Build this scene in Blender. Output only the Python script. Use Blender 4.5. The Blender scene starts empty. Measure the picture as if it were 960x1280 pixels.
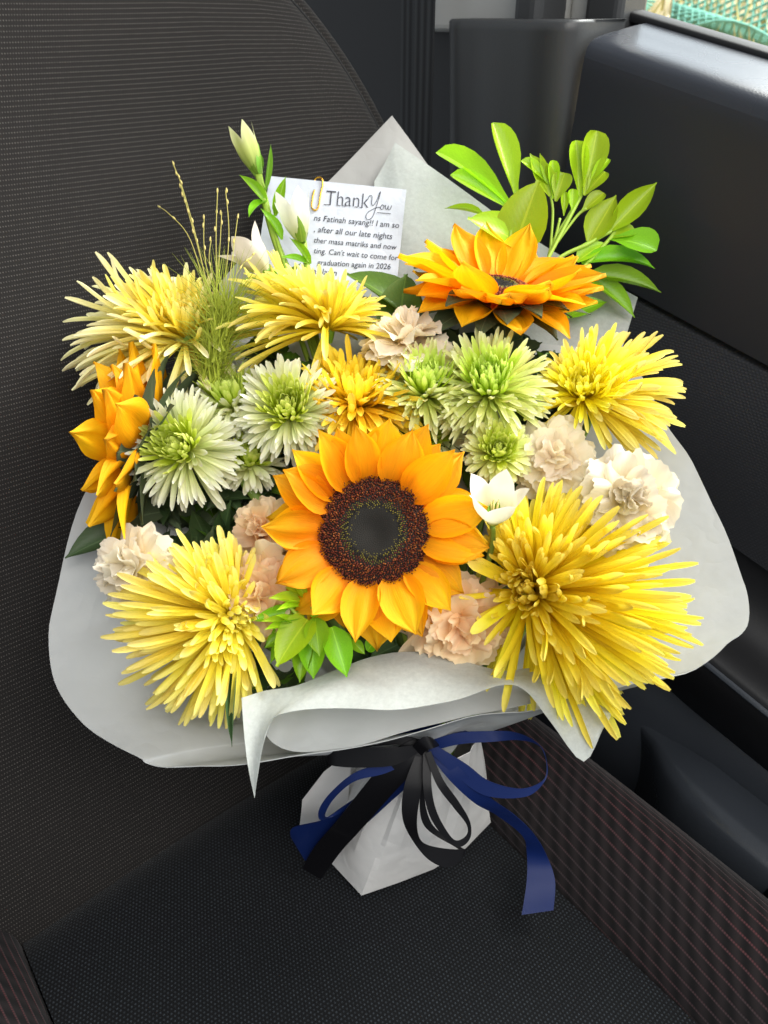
import bpy, math, random
from mathutils import Vector, Matrix, Quaternion
random.seed(7)
R = math.radians
sc = bpy.context.scene
col = sc.collection

# ------------------------------------------------------------------ camera
PITCH, CAMH = R(33.0), 0.50
cam_d = bpy.data.cameras.new('camera'); cam = bpy.data.objects.new('camera', cam_d); col.objects.link(cam)
cam.location = (0, 0, CAMH); cam.rotation_euler = (R(90) - PITCH, 0, 0)
cam_d.lens = 27; cam_d.sensor_width = 36; cam_d.clip_start = 0.01; cam_d.clip_end = 100
cam_d.dof.use_dof = True; cam_d.dof.focus_distance = 0.45; cam_d.dof.aperture_fstop = 13
sc.camera = cam
# ------------------------------------------------------------------ world, lamps, exposure
wd = bpy.data.worlds.new('World'); sc.world = wd; wd.use_nodes = True
wb = wd.node_tree.nodes['Background']; wb.inputs[0].default_value = (0.86, 0.93, 1.0, 1); wb.inputs[1].default_value = 0.34
def area(name, loc, target, sx, sy, power, colr):
    l = bpy.data.lights.new(name, 'AREA'); l.shape = 'RECTANGLE'; l.size = sx; l.size_y = sy; l.energy = power; l.color = colr
    o = bpy.data.objects.new(name, l); col.objects.link(o); o.location = loc
    o.rotation_euler = (Vector(target) - Vector(loc)).to_track_quat('-Z', 'Y').to_euler()
    return o
area('side_window_light', (1.15, 0.95, 1.25), (0.02, 0.38, 0.25), 1.5, 0.9, 16, (1.0, 0.98, 0.95))
area('windscreen_light', (0.50, -0.60, 1.42), (0.0, 0.4, 0.22), 1.6, 1.0, 17, (1.0, 0.97, 0.93))
area('outside_daylight', (2.6, 2.0, 3.4), (3.0, 2.6, 0.3), 2.5, 2.5, 430, (1.0, 0.98, 0.94))
sc.view_settings.view_transform = 'Standard'; sc.view_settings.look = 'None'
sc.view_settings.exposure = 0.60; sc.view_settings.gamma = 1.0
sc.render.engine = 'CYCLES'
sc.cycles.use_denoising = True
sc.cycles.max_bounces = 8; sc.cycles.transparent_max_bounces = 12
sc.cycles.use_adaptive_sampling = False

# ------------------------------------------------------------------ frames
FW = Vector((0, math.cos(PITCH), -math.sin(PITCH))); UP = Vector((0, math.sin(PITCH), math.cos(PITCH))); RT = Vector((1, 0, 0))
CAM = Vector((0, 0, CAMH))
def P(px, py, d):                       # a point seen at (px,py) of the 960x1280 photo, d metres along the view axis
    return CAM + d * (FW + RT * ((px - 480) / 960) + UP * ((640 - py) / 960))
def PZ(px, py, z):                      # the same, on the horizontal plane at height z
    v = FW + RT * ((px - 480) / 960) + UP * ((640 - py) / 960)
    return CAM + v * ((z - CAMH) / v.z)
def CV(x, y, z): return (RT * x + UP * y - FW * z).normalized()   # direction: right, up, towards the lens
ED = Vector((0.777, 0.629, 0)).normalized()       # across the seat, towards the door
EN = Vector((0.629, -0.777, 0)).normalized()      # forward of the backrest
ORG = Vector((-0.018, 0.471, 0))
def S(u, w, z): return ORG + ED * u + EN * w + Vector((0, 0, z))
CARM = Matrix((ED, EN, Vector((0, 0, 1)))).transposed().to_4x4(); CARM.translation = ORG

# ------------------------------------------------------------------ materials
def srgb(r, g, b):
    f = lambda c: (c / 255) / 12.92 if c <= 10 else (((c / 255) + 0.055) / 1.055) ** 2.4
    return (f(r), f(g), f(b), 1)
class NT:
    def __init__(s, name):
        s.m = bpy.data.materials.new(name); s.m.use_nodes = True; s.t = s.m.node_tree
        s.b = s.t.nodes['Principled BSDF']; s.out = s.t.nodes['Material Output']
    def n(s, typ, **kw):
        nd = s.t.nodes.new(typ)
        for k, v in kw.items(): setattr(nd, k, v)
        return nd
    def l(s, a, b): s.t.links.new(a, b)
    def math(s, op, a, b=None, c=None):
        nd = s.n('ShaderNodeMath', operation=op)
        for i, x in enumerate((a, b, c)):
            if x is None: continue
            if isinstance(x, (int, float)): nd.inputs[i].default_value = x
            else: s.l(x, nd.inputs[i])
        return nd.outputs[0]
    def mix(s, f, a, b):
        nd = s.n('ShaderNodeMix', data_type='RGBA')
        for i, x in ((0, f), (6, a), (7, b)):
            if isinstance(x, (int, float, tuple)): nd.inputs[i].default_value = x
            else: s.l(x, nd.inputs[i])
        return nd.outputs[2]
    def ramp(s, f, stops):
        nd = s.n('ShaderNodeValToRGB'); e = nd.color_ramp.elements
        while len(e) < len(stops): e.new(0.5)
        for x, (p, c) in zip(e, stops): x.position = p; x.color = c
        s.l(f, nd.inputs[0]); return nd.outputs[0]
    def noise(s, scale, detail=3, vec=None, rough=0.5):
        nd = s.n('ShaderNodeTexNoise'); nd.inputs['Scale'].default_value = scale; nd.inputs['Detail'].default_value = detail
        nd.inputs['Roughness'].default_value = rough
        if vec is not None: s.l(vec, nd.inputs['Vector'])
        return nd.outputs['Fac']
    def bump(s, h, strength=0.3, dist=0.001):
        nd = s.n('ShaderNodeBump'); nd.inputs['Strength'].default_value = strength; nd.inputs['Distance'].default_value = dist
        s.l(h, nd.inputs['Height']); s.l(nd.outputs[0], s.b.inputs['Normal']); return nd.outputs[0]
    def set(s, rough=None, spec=None, metal=None, sheen=None, coat=None):
        for k, v in (('Roughness', rough), ('Specular IOR Level', spec), ('Metallic', metal), ('Sheen Weight', sheen), ('Coat Weight', coat)):
            if v is not None: s.b.inputs[k].default_value = v
    def col(s, c):
        if isinstance(c, tuple): s.b.inputs['Base Color'].default_value = c
        else: s.l(c, s.b.inputs['Base Color'])
    def translucent(s, c, f, normal=None):
        tr = s.n('ShaderNodeBsdfTranslucent'); mx = s.n('ShaderNodeMixShader'); mx.inputs[0].default_value = f
        if isinstance(c, tuple): tr.inputs[0].default_value = c
        else: s.l(c, tr.inputs[0])
        if normal is not None: s.l(normal, tr.inputs['Normal'])
        s.l(s.b.outputs[0], mx.inputs[1]); s.l(tr.outputs[0], mx.inputs[2]); s.l(mx.outputs[0], s.out.inputs[0])

def uvxy(k):
    uv = k.n('ShaderNodeUVMap'); sp = k.n('ShaderNodeSeparateXYZ'); k.l(uv.outputs[0], sp.inputs[0])
    return uv.outputs[0], sp.outputs[0], sp.outputs[1]

def petal_mat(name, stops, trans=0.3, rough=0.55, streak=0.25, var=0.10, streaks=9.0, spec=0.25):
    """colour along the petal (u = base..tip), fine streaks along it, each petal a little different"""
    k = NT(name); uv, u, v = uvxy(k)
    c = k.ramp(u, stops)
    mp = k.n('ShaderNodeMapping'); k.l(uv, mp.inputs[0]); mp.inputs['Scale'].default_value = (1.6, streaks, 1)
    oi = k.n('ShaderNodeObjectInfo'); k.l(oi.outputs['Random'], mp.inputs['Location'])
    ns = k.noise(2.0, 4, mp.outputs[0], 0.6)
    hs = k.n('ShaderNodeHueSaturation'); k.l(c, hs.inputs['Color'])
    k.l(k.math('MULTIPLY_ADD', oi.outputs['Random'], 0.024, 0.488), hs.inputs['Hue'])
    val = k.math('ADD', k.math('MULTIPLY_ADD', ns, streak, 1 - streak * 0.5), k.math('MULTIPLY_ADD', oi.outputs['Random'], var, -var / 2))
    k.l(val, hs.inputs['Value'])
    k.col(hs.outputs[0]); k.set(rough=rough, spec=spec)
    nb = k.bump(ns, 0.35, 0.0012)
    k.translucent(hs.outputs[0], trans)
    return k.m
M = {}
M['sun'] = petal_mat('sunflower_petal', [(0, srgb(240, 140, 4)), (0.3, srgb(255, 176, 8)), (0.75, srgb(255, 192, 16)), (1, srgb(255, 200, 40))], 0.38, 0.58, 0.46, 0.16, 20)
M['mum'] = petal_mat('spider_mum_petal', [(0, srgb(226, 196, 30)), (0.25, srgb(250, 226, 52)), (0.7, srgb(253, 236, 92)), (1, srgb(252, 240, 150))], 0.34, 0.55, 0.30, 0.16, 9)
M['mum_bright'] = petal_mat('bright_mum_petal', [(0, srgb(248, 210, 10)), (0.3, srgb(255, 230, 24)), (0.75, srgb(255, 240, 60)), (1, srgb(255, 242, 120))], 0.40, 0.52, 0.26, 0.14, 9)
M['mum_gold'] = petal_mat('golden_mum_petal', [(0, srgb(210, 160, 8)), (0.3, srgb(246, 204, 24)), (0.75, srgb(252, 218, 50)), (1, srgb(250, 224, 90))], 0.28, 0.5, 0.2, 0.14, 7)
M['mum_pale'] = petal_mat('pale_mum_petal', [(0, srgb(230, 204, 60)), (0.25, srgb(250, 232, 100)), (0.6, srgb(250, 240, 150)), (1, srgb(250, 244, 200))], 0.30, 0.5, 0.2, 0.14, 7)
M['green_in'] = petal_mat('green_mum_inner', [(0, srgb(196, 214, 36)), (0.6, srgb(214, 232, 70)), (1, srgb(232, 241, 140))], 0.3, 0.5, 0.15, 0.1, 6)
M['green_out'] = petal_mat('green_mum_outer', [(0, srgb(206, 216, 96)), (0.35, srgb(230, 236, 156)), (0.8, srgb(243, 244, 206)), (1, srgb(249, 248, 232))], 0.3, 0.5, 0.15, 0.1, 6)
M['lime_out'] = petal_mat('lime_mum_outer', [(0, srgb(206, 218, 76)), (0.4, srgb(228, 236, 124)), (0.85, srgb(240, 243, 168)), (1, srgb(246, 247, 206))], 0.3, 0.5, 0.15, 0.1, 6)
def carn(name, a, b, c): return petal_mat(name, [(0, a), (0.55, b), (1, c)], 0.36, 0.62, 0.12, 0.08, 10, 0.15)
M['carn_white'] = carn('carnation_white', srgb(244, 222, 160), srgb(240, 226, 190), srgb(238, 230, 212))
M['carn_cream'] = carn('carnation_cream', srgb(252, 226, 176), srgb(253, 238, 208), srgb(253, 244, 226))
M['carn_peach'] = carn('carnation_peach', srgb(254, 196, 130), srgb(254, 216, 164), srgb(254, 232, 198))
M['bell'] = petal_mat('bell_white', [(0, srgb(206, 214, 120)), (0.3, srgb(238, 238, 208)), (1, srgb(250, 248, 244))], 0.36, 0.5, 0.10, 0.04, 8)
M['bell_lime'] = petal_mat('bell_lime', [(0, srgb(150, 180, 60)), (0.4, srgb(208, 214, 120)), (1, srgb(232, 230, 176))], 0.36, 0.5, 0.15, 0.04, 8)
M['bell_blush'] = petal_mat('bell_blush', [(0, srgb(220, 214, 170)), (0.4, srgb(236, 226, 208)), (1, srgb(240, 230, 222))], 0.36, 0.5, 0.15, 0.04, 8)

def leaf_mat(name, a, b, trans, rough, spec=0.4):
    k = NT(name); uv, u, v = uvxy(k)
    oi = k.n('ShaderNodeObjectInfo')
    vd = k.math('ABSOLUTE', k.math('SUBTRACT', v, 0.5))
    rib = k.math('LESS_THAN', vd, 0.025)
    side = k.math('SINE', k.math('MULTIPLY', k.math('SUBTRACT', u, k.math('MULTIPLY', vd, 0.7)), 70.0))
    c = k.mix(k.noise(60, 4), a, b)
    c = k.mix(k.math('MULTIPLY', k.math('MULTIPLY_ADD', side, 0.5, 0.5), 0.05), c, b)
    c = k.mix(k.math('MULTIPLY', rib, 0.45), c, tuple(min(1, x * 1.5 + 0.02) for x in b[:3]) + (1,))
    hs = k.n('ShaderNodeHueSaturation'); k.l(c, hs.inputs['Color']); k.l(k.math('MULTIPLY_ADD', oi.outputs['Random'], 0.5, 0.75), hs.inputs['Value'])
    k.l(k.math('MULTIPLY_ADD', oi.outputs['Random'], 0.03, 0.485), hs.inputs['Hue'])
    k.col(hs.outputs[0]); k.set(rough=rough, spec=spec); k.bump(k.math('MULTIPLY_ADD', side, 0.15, rib), 0.2, 0.0005)
    k.translucent(hs.outputs[0], trans); return k.m
M['leaf_lime'] = leaf_mat('leaf_lime', srgb(150, 194, 20), srgb(190, 224, 48), 0.34, 0.32)
M['leaf_fresh'] = leaf_mat('leaf_fresh', srgb(108, 172, 18), srgb(158, 212, 40), 0.32, 0.32)
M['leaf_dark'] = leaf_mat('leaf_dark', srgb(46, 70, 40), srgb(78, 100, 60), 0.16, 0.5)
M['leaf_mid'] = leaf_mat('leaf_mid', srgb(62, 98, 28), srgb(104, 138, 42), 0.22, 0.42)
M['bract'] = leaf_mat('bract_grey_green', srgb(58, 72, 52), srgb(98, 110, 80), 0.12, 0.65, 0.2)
M['sepal'] = leaf_mat('sepal_green', srgb(92, 140, 34), srgb(150, 188, 64), 0.25, 0.45)
def plain(name, c, rough=0.5, spec=0.4, metal=0.0, nscale=None, namp=0.15, bump=0.0, sheen=None):
    k = NT(name); k.set(rough=rough, spec=spec, metal=metal, sheen=sheen)
    if nscale:
        n = k.noise(nscale, 5, k.n('ShaderNodeTexCoord').outputs['Object'], 0.6)
        k.col(k.mix(n, tuple(x * (1 - namp) for x in c[:3]) + (1,), tuple(x * (1 + namp) for x in c[:3]) + (1,)))
        if bump: k.bump(n, bump, 0.0006)
    else: k.col(c)
    return k.m
M['stem'] = plain('stem_green', srgb(112, 140, 56), 0.5, 0.35, 0, 80, 0.3, 0.2)
M['stem_lime'] = plain('stem_lime', srgb(160, 190, 70), 0.45, 0.35, 0, 80, 0.2, 0.2)
M['floret_brown'] = plain('floret_brown', srgb(112, 54, 38), 0.8, 0.15, 0, 900, 0.6)
M['floret_tip'] = plain('floret_tip', srgb(150, 86, 46), 0.8, 0.15, 0, 900, 0.6)
M['disc_core'] = plain('disc_core', srgb(30, 27, 22), 0.7, 0.3, 0, 900, 0.4)
M['floret_bud'] = plain('floret_bud', srgb(38, 36, 31), 0.6, 0.25, 0, 900, 0.4)
M['floret_gold'] = plain('floret_gold', srgb(132, 120, 44), 0.6, 0.3, 0, 900, 0.4)
M['seed'] = plain('grass_seed', srgb(206, 188, 116), 0.6)
M['awn'] = plain('grass_awn', srgb(160, 172, 58), 0.55, 0.3)
M['awn_dry'] = plain('grass_stalk', srgb(176, 166, 88), 0.55, 0.3)
M['gold'] = plain('gold_wire', srgb(232, 176, 66), 0.25, 0.5, 0.9)
M['ink'] = plain('grey_ink', srgb(70, 70, 78), 0.8, 0.1)
M['ink_dark'] = plain('dark_ink', srgb(46, 46, 56), 0.8, 0.1)

def paper_mat(name, c, trans, rough, fibre, fscale, spec=0.3, alpha=None):
    k = NT(name); tc = k.n('ShaderNodeTexCoord')
    n1 = k.noise(fscale, 6, tc.outputs['Object'], 0.7); n2 = k.noise(22, 3, tc.outputs['Object'])
    cc = k.mix(k.math('MULTIPLY', n1, fibre), c, tuple(x * 0.72 for x in c[:3]) + (1,))
    k.col(cc); k.set(rough=rough, spec=spec)
    n3 = k.noise(55, 2, tc.outputs['Object'], 0.4)
    k.bump(k.math('MULTIPLY_ADD', k.math('ABSOLUTE', k.math('SUBTRACT', n3, 0.5)), 2.2, k.math('MULTIPLY_ADD', n2, 2.5, k.math('MULTIPLY', n1, 0.5))), 0.30, 0.0022)
    k.translucent(cc, trans)
    if alpha:
        last = k.out.inputs[0].links[0].from_socket
        tp = k.n('ShaderNodeBsdfTransparent'); mx = k.n('ShaderNodeMixShader')
        k.l(k.math('MULTIPLY_ADD', n1, alpha, alpha * 0.4), mx.inputs[0]); k.l(last, mx.inputs[1]); k.l(tp.outputs[0], mx.inputs[2]); k.l(mx.outputs[0], k.out.inputs[0])
    return k.m
M['wrap'] = paper_mat('matte_wrap', srgb(206, 208, 207), 0.34, 0.36, 0.12, 40)
M['wrap_back'] = paper_mat('grey_wrap', srgb(186, 184, 180), 0.22, 0.5, 0.10, 40)
M['tissue'] = paper_mat('tissue', srgb(224, 228, 224), 0.40, 0.75, 0.45, 320, 0.1, 0.30)
M['stem_wrap'] = paper_mat('stem_wrap', srgb(246, 244, 240), 0.16, 0.5, 0.04, 40)
M['card'] = paper_mat('card_stock', srgb(206, 210, 220), 0.10, 0.6, 0.05, 90)

def satin(name, c, spec_c):
    k = NT(name); uv, u, v = uvxy(k)
    mp = k.n('ShaderNodeMapping'); k.l(uv, mp.inputs[0]); mp.inputs['Scale'].default_value = (4, 160, 1)
    n = k.noise(6, 3, mp.outputs[0])
    k.col(k.mix(n, c, spec_c)); k.set(rough=0.42, spec=0.22)
    k.b.inputs['Anisotropic'].default_value = 0.5
    k.bump(n, 0.12, 0.0004); return k.m
M['navy'] = satin('navy_satin', srgb(10, 24, 66), srgb(22, 42, 98))
M['black'] = satin('black_satin', srgb(9, 9, 11), srgb(19, 18, 21))

def weave(name, base, dot, ru, rv, su, sv, contrast=1.0, stagger=True):
    """woven upholstery, uv in metres: ru, rv the pitch of the light stitches"""
    k = NT(name); uv, u, v = uvxy(k)
    tc = k.n('ShaderNodeTexCoord')
    row = k.math('DIVIDE', v, rv); fr = k.math('FRACT', row); fl = k.math('FLOOR', row)
    uu = k.math('DIVIDE', u, ru)
    if stagger: uu = k.math('MULTIPLY_ADD', fl, 0.5, uu)
    fu = k.math('FRACT', uu)
    du = k.math('DIVIDE', k.math('ABSOLUTE', k.math('SUBTRACT', fu, 0.5)), su); dv = k.math('DIVIDE', k.math('ABSOLUTE', k.math('SUBTRACT', fr, 0.5)), sv)
    d = k.math('SQRT', k.math('ADD', k.math('POWER', du, 2), k.math('POWER', dv, 2)))
    mr = k.n('ShaderNodeMapRange', interpolation_type='SMOOTHSTEP'); k.l(d, mr.inputs[0]); mr.inputs[1].default_value = 1.25; mr.inputs[2].default_value = 0.3
    stitch = mr.outputs[0]
    wn = k.n('ShaderNodeTexWhiteNoise', noise_dimensions='2D'); cb = k.n('ShaderNodeCombineXYZ')
    k.l(fl, cb.inputs[0]); k.l(k.math('FLOOR', uu), cb.inputs[1]); k.l(cb.outputs[0], wn.inputs[0])
    st = k.math('MULTIPLY', stitch, k.math('MULTIPLY_ADD', wn.outputs[0], 0.55, 0.5))
    big = k.noise(9, 4, tc.outputs['Object']); fine = k.noise(900, 2, tc.outputs['Object'])
    b2 = k.mix(k.math('MULTIPLY_ADD', fine, 0.6, k.math('MULTIPLY', big, 0.4)), tuple(x * 0.55 for x in base[:3]) + (1,), tuple(x * 1.5 for x in base[:3]) + (1,))
    k.col(k.mix(k.math('MULTIPLY', st, contrast), b2, dot)); k.set(rough=0.9, spec=0.15, sheen=0.10)
    k.bump(stitch, 0.4, 0.0007); return k.m
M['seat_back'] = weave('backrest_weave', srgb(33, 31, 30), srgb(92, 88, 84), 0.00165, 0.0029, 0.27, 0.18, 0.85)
M['seat_base'] = weave('cushion_weave', srgb(13, 14, 16), srgb(48, 53, 58), 0.0024, 0.0024, 0.30, 0.30)  # base darkened: light falloff towards the low cushion is put into its colour
M['door_cloth'] = weave('door_cloth', srgb(48, 49, 53), srgb(70, 72, 76), 0.0030, 0.0022, 0.4, 0.35, 0.5)
def stripes(name):
    k = NT(name); uv, u, v = uvxy(k); tc = k.n('ShaderNodeTexCoord')
    wob = k.noise(14, 2, tc.outputs['Object'])
    x = k.math('MULTIPLY_ADD', wob, 0.004, u)
    f1 = k.math('ABSOLUTE', k.math('SUBTRACT', k.math('FRACT', k.math('DIVIDE', x, 0.0062)), 0.5))
    line = k.n('ShaderNodeMapRange', interpolation_type='SMOOTHSTEP'); k.l(f1, line.inputs[0]); line.inputs[1].default_value = 0.16; line.inputs[2].default_value = 0.03
    st = k.math('MULTIPLY_ADD', k.math('SINE', k.math('MULTIPLY', v, 2 * math.pi / 0.0016)), 0.35, 0.65)
    # woven slubs crossing the cords
    y2 = k.math('MULTIPLY_ADD', k.noise(30, 2, tc.outputs['Object']), 0.010, k.math('MULTIPLY_ADD', u, 0.75, v))
    cr = k.math('MULTIPLY_ADD', k.math('SINE', k.math('MULTIPLY', y2, 2 * math.pi / 0.013)), 0.5, 0.5)
    pat = k.noise(11, 3, tc.outputs['Object'])
    base = k.mix(k.math('MULTIPLY', cr, 0.75), srgb(17, 15, 16), srgb(40, 34, 35))
    redm = k.ramp(pat, [(0.38, (0, 0, 0, 1)), (0.62, (1, 1, 1, 1))])
    lc = k.mix(redm, srgb(58, 52, 54), srgb(96, 54, 57))
    k.col(k.mix(k.math('MULTIPLY', line.outputs[0], st), base, lc)); k.set(rough=0.85, spec=0.2, sheen=0.1)
    k.bump(line.outputs[0], 0.4, 0.0008); return k.m
M['bolster'] = stripes('bolster_stripe')
def plastic(name, c, rough, grain=700):
    k = NT(name); tc = k.n('ShaderNodeTexCoord')
    v = k.n('ShaderNodeTexVoronoi'); v.inputs['Scale'].default_value = grain; k.l(tc.outputs['Object'], v.inputs['Vector'])
    n = k.noise(6, 4, tc.outputs['Object'])
    k.col(k.mix(n, tuple(x * 0.8 for x in c[:3]) + (1,), tuple(x * 1.2 for x in c[:3]) + (1,)))
    k.set(rough=rough, spec=0.45); k.l(k.math('MULTIPLY_ADD', n, 0.2, rough - 0.1), k.b.inputs['Roughness'])
    k.bump(v.outputs['Distance'], 0.10, 0.0005); return k.m
M['door_plastic'] = plastic('door_plastic', srgb(32, 34, 40), 0.52); M['door_ledge'] = plastic('door_ledge_plastic', srgb(44, 47, 54), 0.28)
M['pillar_plastic'] = plastic('pillar_plastic', srgb(60, 61, 62), 0.40)
M['black_plastic'] = plastic('black_plastic', srgb(20, 20, 22), 0.5)
M['grey_plastic'] = plastic('grey_plastic', srgb(186, 186, 182), 0.5)
M['rubber'] = plastic('rubber', srgb(16, 16, 18), 0.6)
M['carpet'] = plain('carpet', srgb(14, 14, 15), 0.95, 0.1, 0, 500, 0.5, 0.5)
M['door_lower'] = plastic('door_lower_plastic', srgb(52, 56, 62), 0.26)
def belt_mat():
    k = NT('belt_webbing'); uv, u, v = uvxy(k)
    s = k.math('MULTIPLY_ADD', k.math('SINE', k.math('MULTIPLY', u, 2 * math.pi * 3)), 0.5, 0.5)
    z = k.math('SINE', k.math('ADD', k.math('MULTIPLY', v, 2200.0), k.math('MULTIPLY', u, 60.0)))
    k.col(k.mix(s, srgb(22, 22, 24), srgb(52, 54, 56))); k.set(rough=0.6, spec=0.3); k.bump(k.math('MULTIPLY_ADD', z, 0.4, s), 0.3, 0.0008); return k.m
M['belt'] = belt_mat()
def glass_mat():
    k = NT('window_glass'); t = k.n('ShaderNodeBsdfTransparent'); t.inputs[0].default_value = (0.93, 0.96, 0.95, 1)
    g = k.n('ShaderNodeBsdfGlossy'); g.inputs['Roughness'].default_value = 0.02; mx = k.n('ShaderNodeMixShader'); mx.inputs[0].default_value = 0.04
    k.l(t.outputs[0], mx.inputs[1]); k.l(g.outputs[0], mx.inputs[2]); k.l(mx.outputs[0], k.out.inputs[0]); return k.m
M['glass'] = glass_mat()
M['soil'] = plain('dry_soil', srgb(206, 190, 158), 0.9, 0.1, 0, 7, 0.35, 0.5)
M['net'] = plain('green_netting', srgb(112, 166, 150), 0.6, 0.2, 0, 6, 0.3)
M['straw'] = plain('dry_grass', srgb(190, 176, 120), 0.8, 0.1, 0, 8, 0.3)
M['weed'] = plain('weed_green', srgb(120, 140, 70), 0.8, 0.1, 0, 8, 0.3)

# ------------------------------------------------------------------ mesh helpers
def mesh(name, V, F, uv=None, mat=None, smooth=True):
    me = bpy.data.meshes.new(name); me.from_pydata([tuple(v) for v in V], [], F)
    if uv:
        ul = me.uv_layers.new(name='UVMap')
        for lp in me.loops: ul.data[lp.index].uv = uv[lp.vertex_index]
    if smooth:
        for p in me.polygons: p.use_smooth = True
    if mat: me.materials.append(M[mat] if isinstance(mat, str) else mat)
    me.update(); return me
def link(name, data, parent=None, basis=None):
    o = bpy.data.objects.new(name, data); col.objects.link(o)
    if parent: o.parent = parent
    if basis is not None: o.matrix_basis = basis
    return o
def tag(o, label, cat, group=None, kind=None):
    if label: o['label'] = label
    if cat: o['category'] = cat
    if group: o['group'] = group
    if kind: o['kind'] = kind
    return o
def thing(name, label, cat, basis=None, group=None):
    o = bpy.data.objects.new(name, None); col.objects.link(o); o.empty_display_size = 0.01
    if basis is not None: o.matrix_basis = basis
    return tag(o, label, cat, group)
def grid(nu, nv): return [(i * nv + j, (i + 1) * nv + j, (i + 1) * nv + j + 1, i * nv + j + 1) for i in range(nu - 1) for j in range(nv - 1)]
def frame(loc, axis, spin=0.0, ref=None):
    z = axis.normalized(); r = ref or UP
    if abs(z.dot(r)) > 0.96: r = RT
    x = (r - z * z.dot(r)).normalized(); y = z.cross(x)
    m = Matrix((x, y, z)).transposed().to_4x4() @ Matrix.Rotation(spin, 4, 'Z'); m.translation = loc; return m
def crom(pts, n, closed=False):
    """Catmull-Rom through a list of tuples, n samples for each span"""
    out = []; N = len(pts); segs = N if closed else N - 1
    g = (lambda i: pts[i % N]) if closed else (lambda i: pts[max(0, min(N - 1, i))])
    for i in range(segs):
        a, b, c, d = g(i - 1), g(i), g(i + 1), g(i + 2)
        for k in range(n):
            t = k / n
            out.append(tuple(0.5 * (2 * q + (r - p) * t + (2 * p - 5 * q + 4 * r - s) * t * t + (3 * q - p - 3 * r + s) * t ** 3) for p, q, r, s in zip(a, b, c, d)))
    if not closed: out.append(tuple(pts[-1]))
    return out
def tube_geo(pts, rad, sides=6, V=None, F=None, cap=True):
    V = [] if V is None else V; F = [] if F is None else F
    pts = [Vector(p) for p in pts]; n = len(pts); base = len(V)
    t0 = (pts[1] - pts[0]).normalized(); ref = Vector((0, 0, 1)) if abs(t0.z) < 0.9 else Vector((1, 0, 0))
    x = t0.cross(ref).normalized()
    for i, p in enumerate(pts):
        t = (pts[min(i + 1, n - 1)] - pts[max(i - 1, 0)]).normalized()
        x = (x - t * x.dot(t)).normalized(); y = t.cross(x); r = rad(i / (n - 1)) if callable(rad) else rad
        for s in range(sides):
            a = 2 * math.pi * s / sides; V.append(p + (x * math.cos(a) + y * math.sin(a)) * r)
    for i in range(n - 1):
        for s in range(sides):
            a = base + i * sides + s; b = base + i * sides + (s + 1) % sides
            F.append((a, b, b + sides, a + sides))
    if cap:
        F.append(tuple(base + s for s in range(sides))[::-1]); F.append(tuple(base + (n - 1) * sides + s for s in range(sides)))
    return V, F
def tube(name, pts, rad, mat, parent=None, sides=6, inv=None):
    if inv is not None: pts = [inv @ Vector(p) for p in pts]
    V, F = tube_geo(pts, rad, sides); return link(name, mesh(name, V, F, None, mat), parent)
def loft(name, rings, mat, parent=None, closed=False, uvf=None, caps=False):
    """rings: lists of points of equal length; strips between them"""
    nu, nv = len(rings), len(rings[0]); V = [p for r in rings for p in r]; F = []
    for i in range(nu - 1):
        for j in range(nv if closed else nv - 1):
            k = (j + 1) % nv; F.append((i * nv + j, (i + 1) * nv + j, (i + 1) * nv + k, i * nv + k))
    if caps: F.append(tuple(range(nv))[::-1]); F.append(tuple((nu - 1) * nv + j for j in range(nv)))
    uv = [uvf(i / (nu - 1), j / max(1, nv - 1), V[i * nv + j]) for i in range(nu) for j in range(nv)] if uvf else None
    return link(name, mesh(name, V, F, uv, mat), parent)
def solid(o, t, off=0.0):
    m = o.modifiers.new('solid', 'SOLIDIFY'); m.thickness = t; m.offset = off
    e = o.modifiers.new('edge', 'EDGE_SPLIT'); e.split_angle = R(40); return o
def box_geo(V, F, lo, hi):
    b = len(V); V += [Vector((x, y, z)) for x in (lo[0], hi[0]) for y in (lo[1], hi[1]) for z in (lo[2], hi[2])]
    F += [tuple(b + i for i in f) for f in ((0, 1, 3, 2), (4, 6, 7, 5), (0, 4, 5, 1), (2, 3, 7, 6), (0, 2, 6, 4), (1, 5, 7, 3))]
def bevel(o, w, seg=3):
    m = o.modifiers.new('bevel', 'BEVEL'); m.width = w; m.segments = seg; m.limit_method = 'ANGLE'; m.angle_limit = R(30); return o

def petal(name, L, W, wf, bend, mat, nl=8, nw=5, cup=0.0, ridge=0.0, ruffle=0.0, rn=3, tipcurl=0.0, seed=0, twist=0.0):
    """a petal along +X, face +Z. wf(t): half-width share; bend(t): slope angle of the spine; cup: gutter depth"""
    rnd = random.Random(seed); V, uv = [], []; x = z = 0.0; ph = rnd.uniform(0, 6.28); ph2 = rnd.uniform(0, 6.28)
    tp = 0.0
    for i in range(nl):
        q = i / (nl - 1); t = 0.35 * q + 0.65 * (1 - (1 - q) ** 1.9); a = bend(t)
        if i: x += L * (t - tp) * math.cos(a); z += L * (t - tp) * math.sin(a)
        tp = t
        hw = W / 2 * wf(t)
        for j in range(nw):
            s = -1 + 2 * j / (nw - 1)
            h = cup * hw * (s * s) + ridge * hw * math.cos(s * math.pi * 1.5) * math.sin(math.pi * t) + ruffle * t * t * math.sin(rn * s * math.pi / 2 * 1.7 + ph) * (0.6 + 0.4 * math.sin(5 * t + ph2))
            y = s * hw * (1 - 0.12 * abs(cup) * s * s); tw = twist * t
            yy = y * math.cos(tw) - h * math.sin(tw); hh = y * math.sin(tw) + h * math.cos(tw)
            V.append(Vector((x - hh * math.sin(a), yy, z + hh * math.cos(a)))); uv.append((t, (s + 1) / 2))
    return mesh(name, V, grid(nl, nw), uv, mat)
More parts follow.
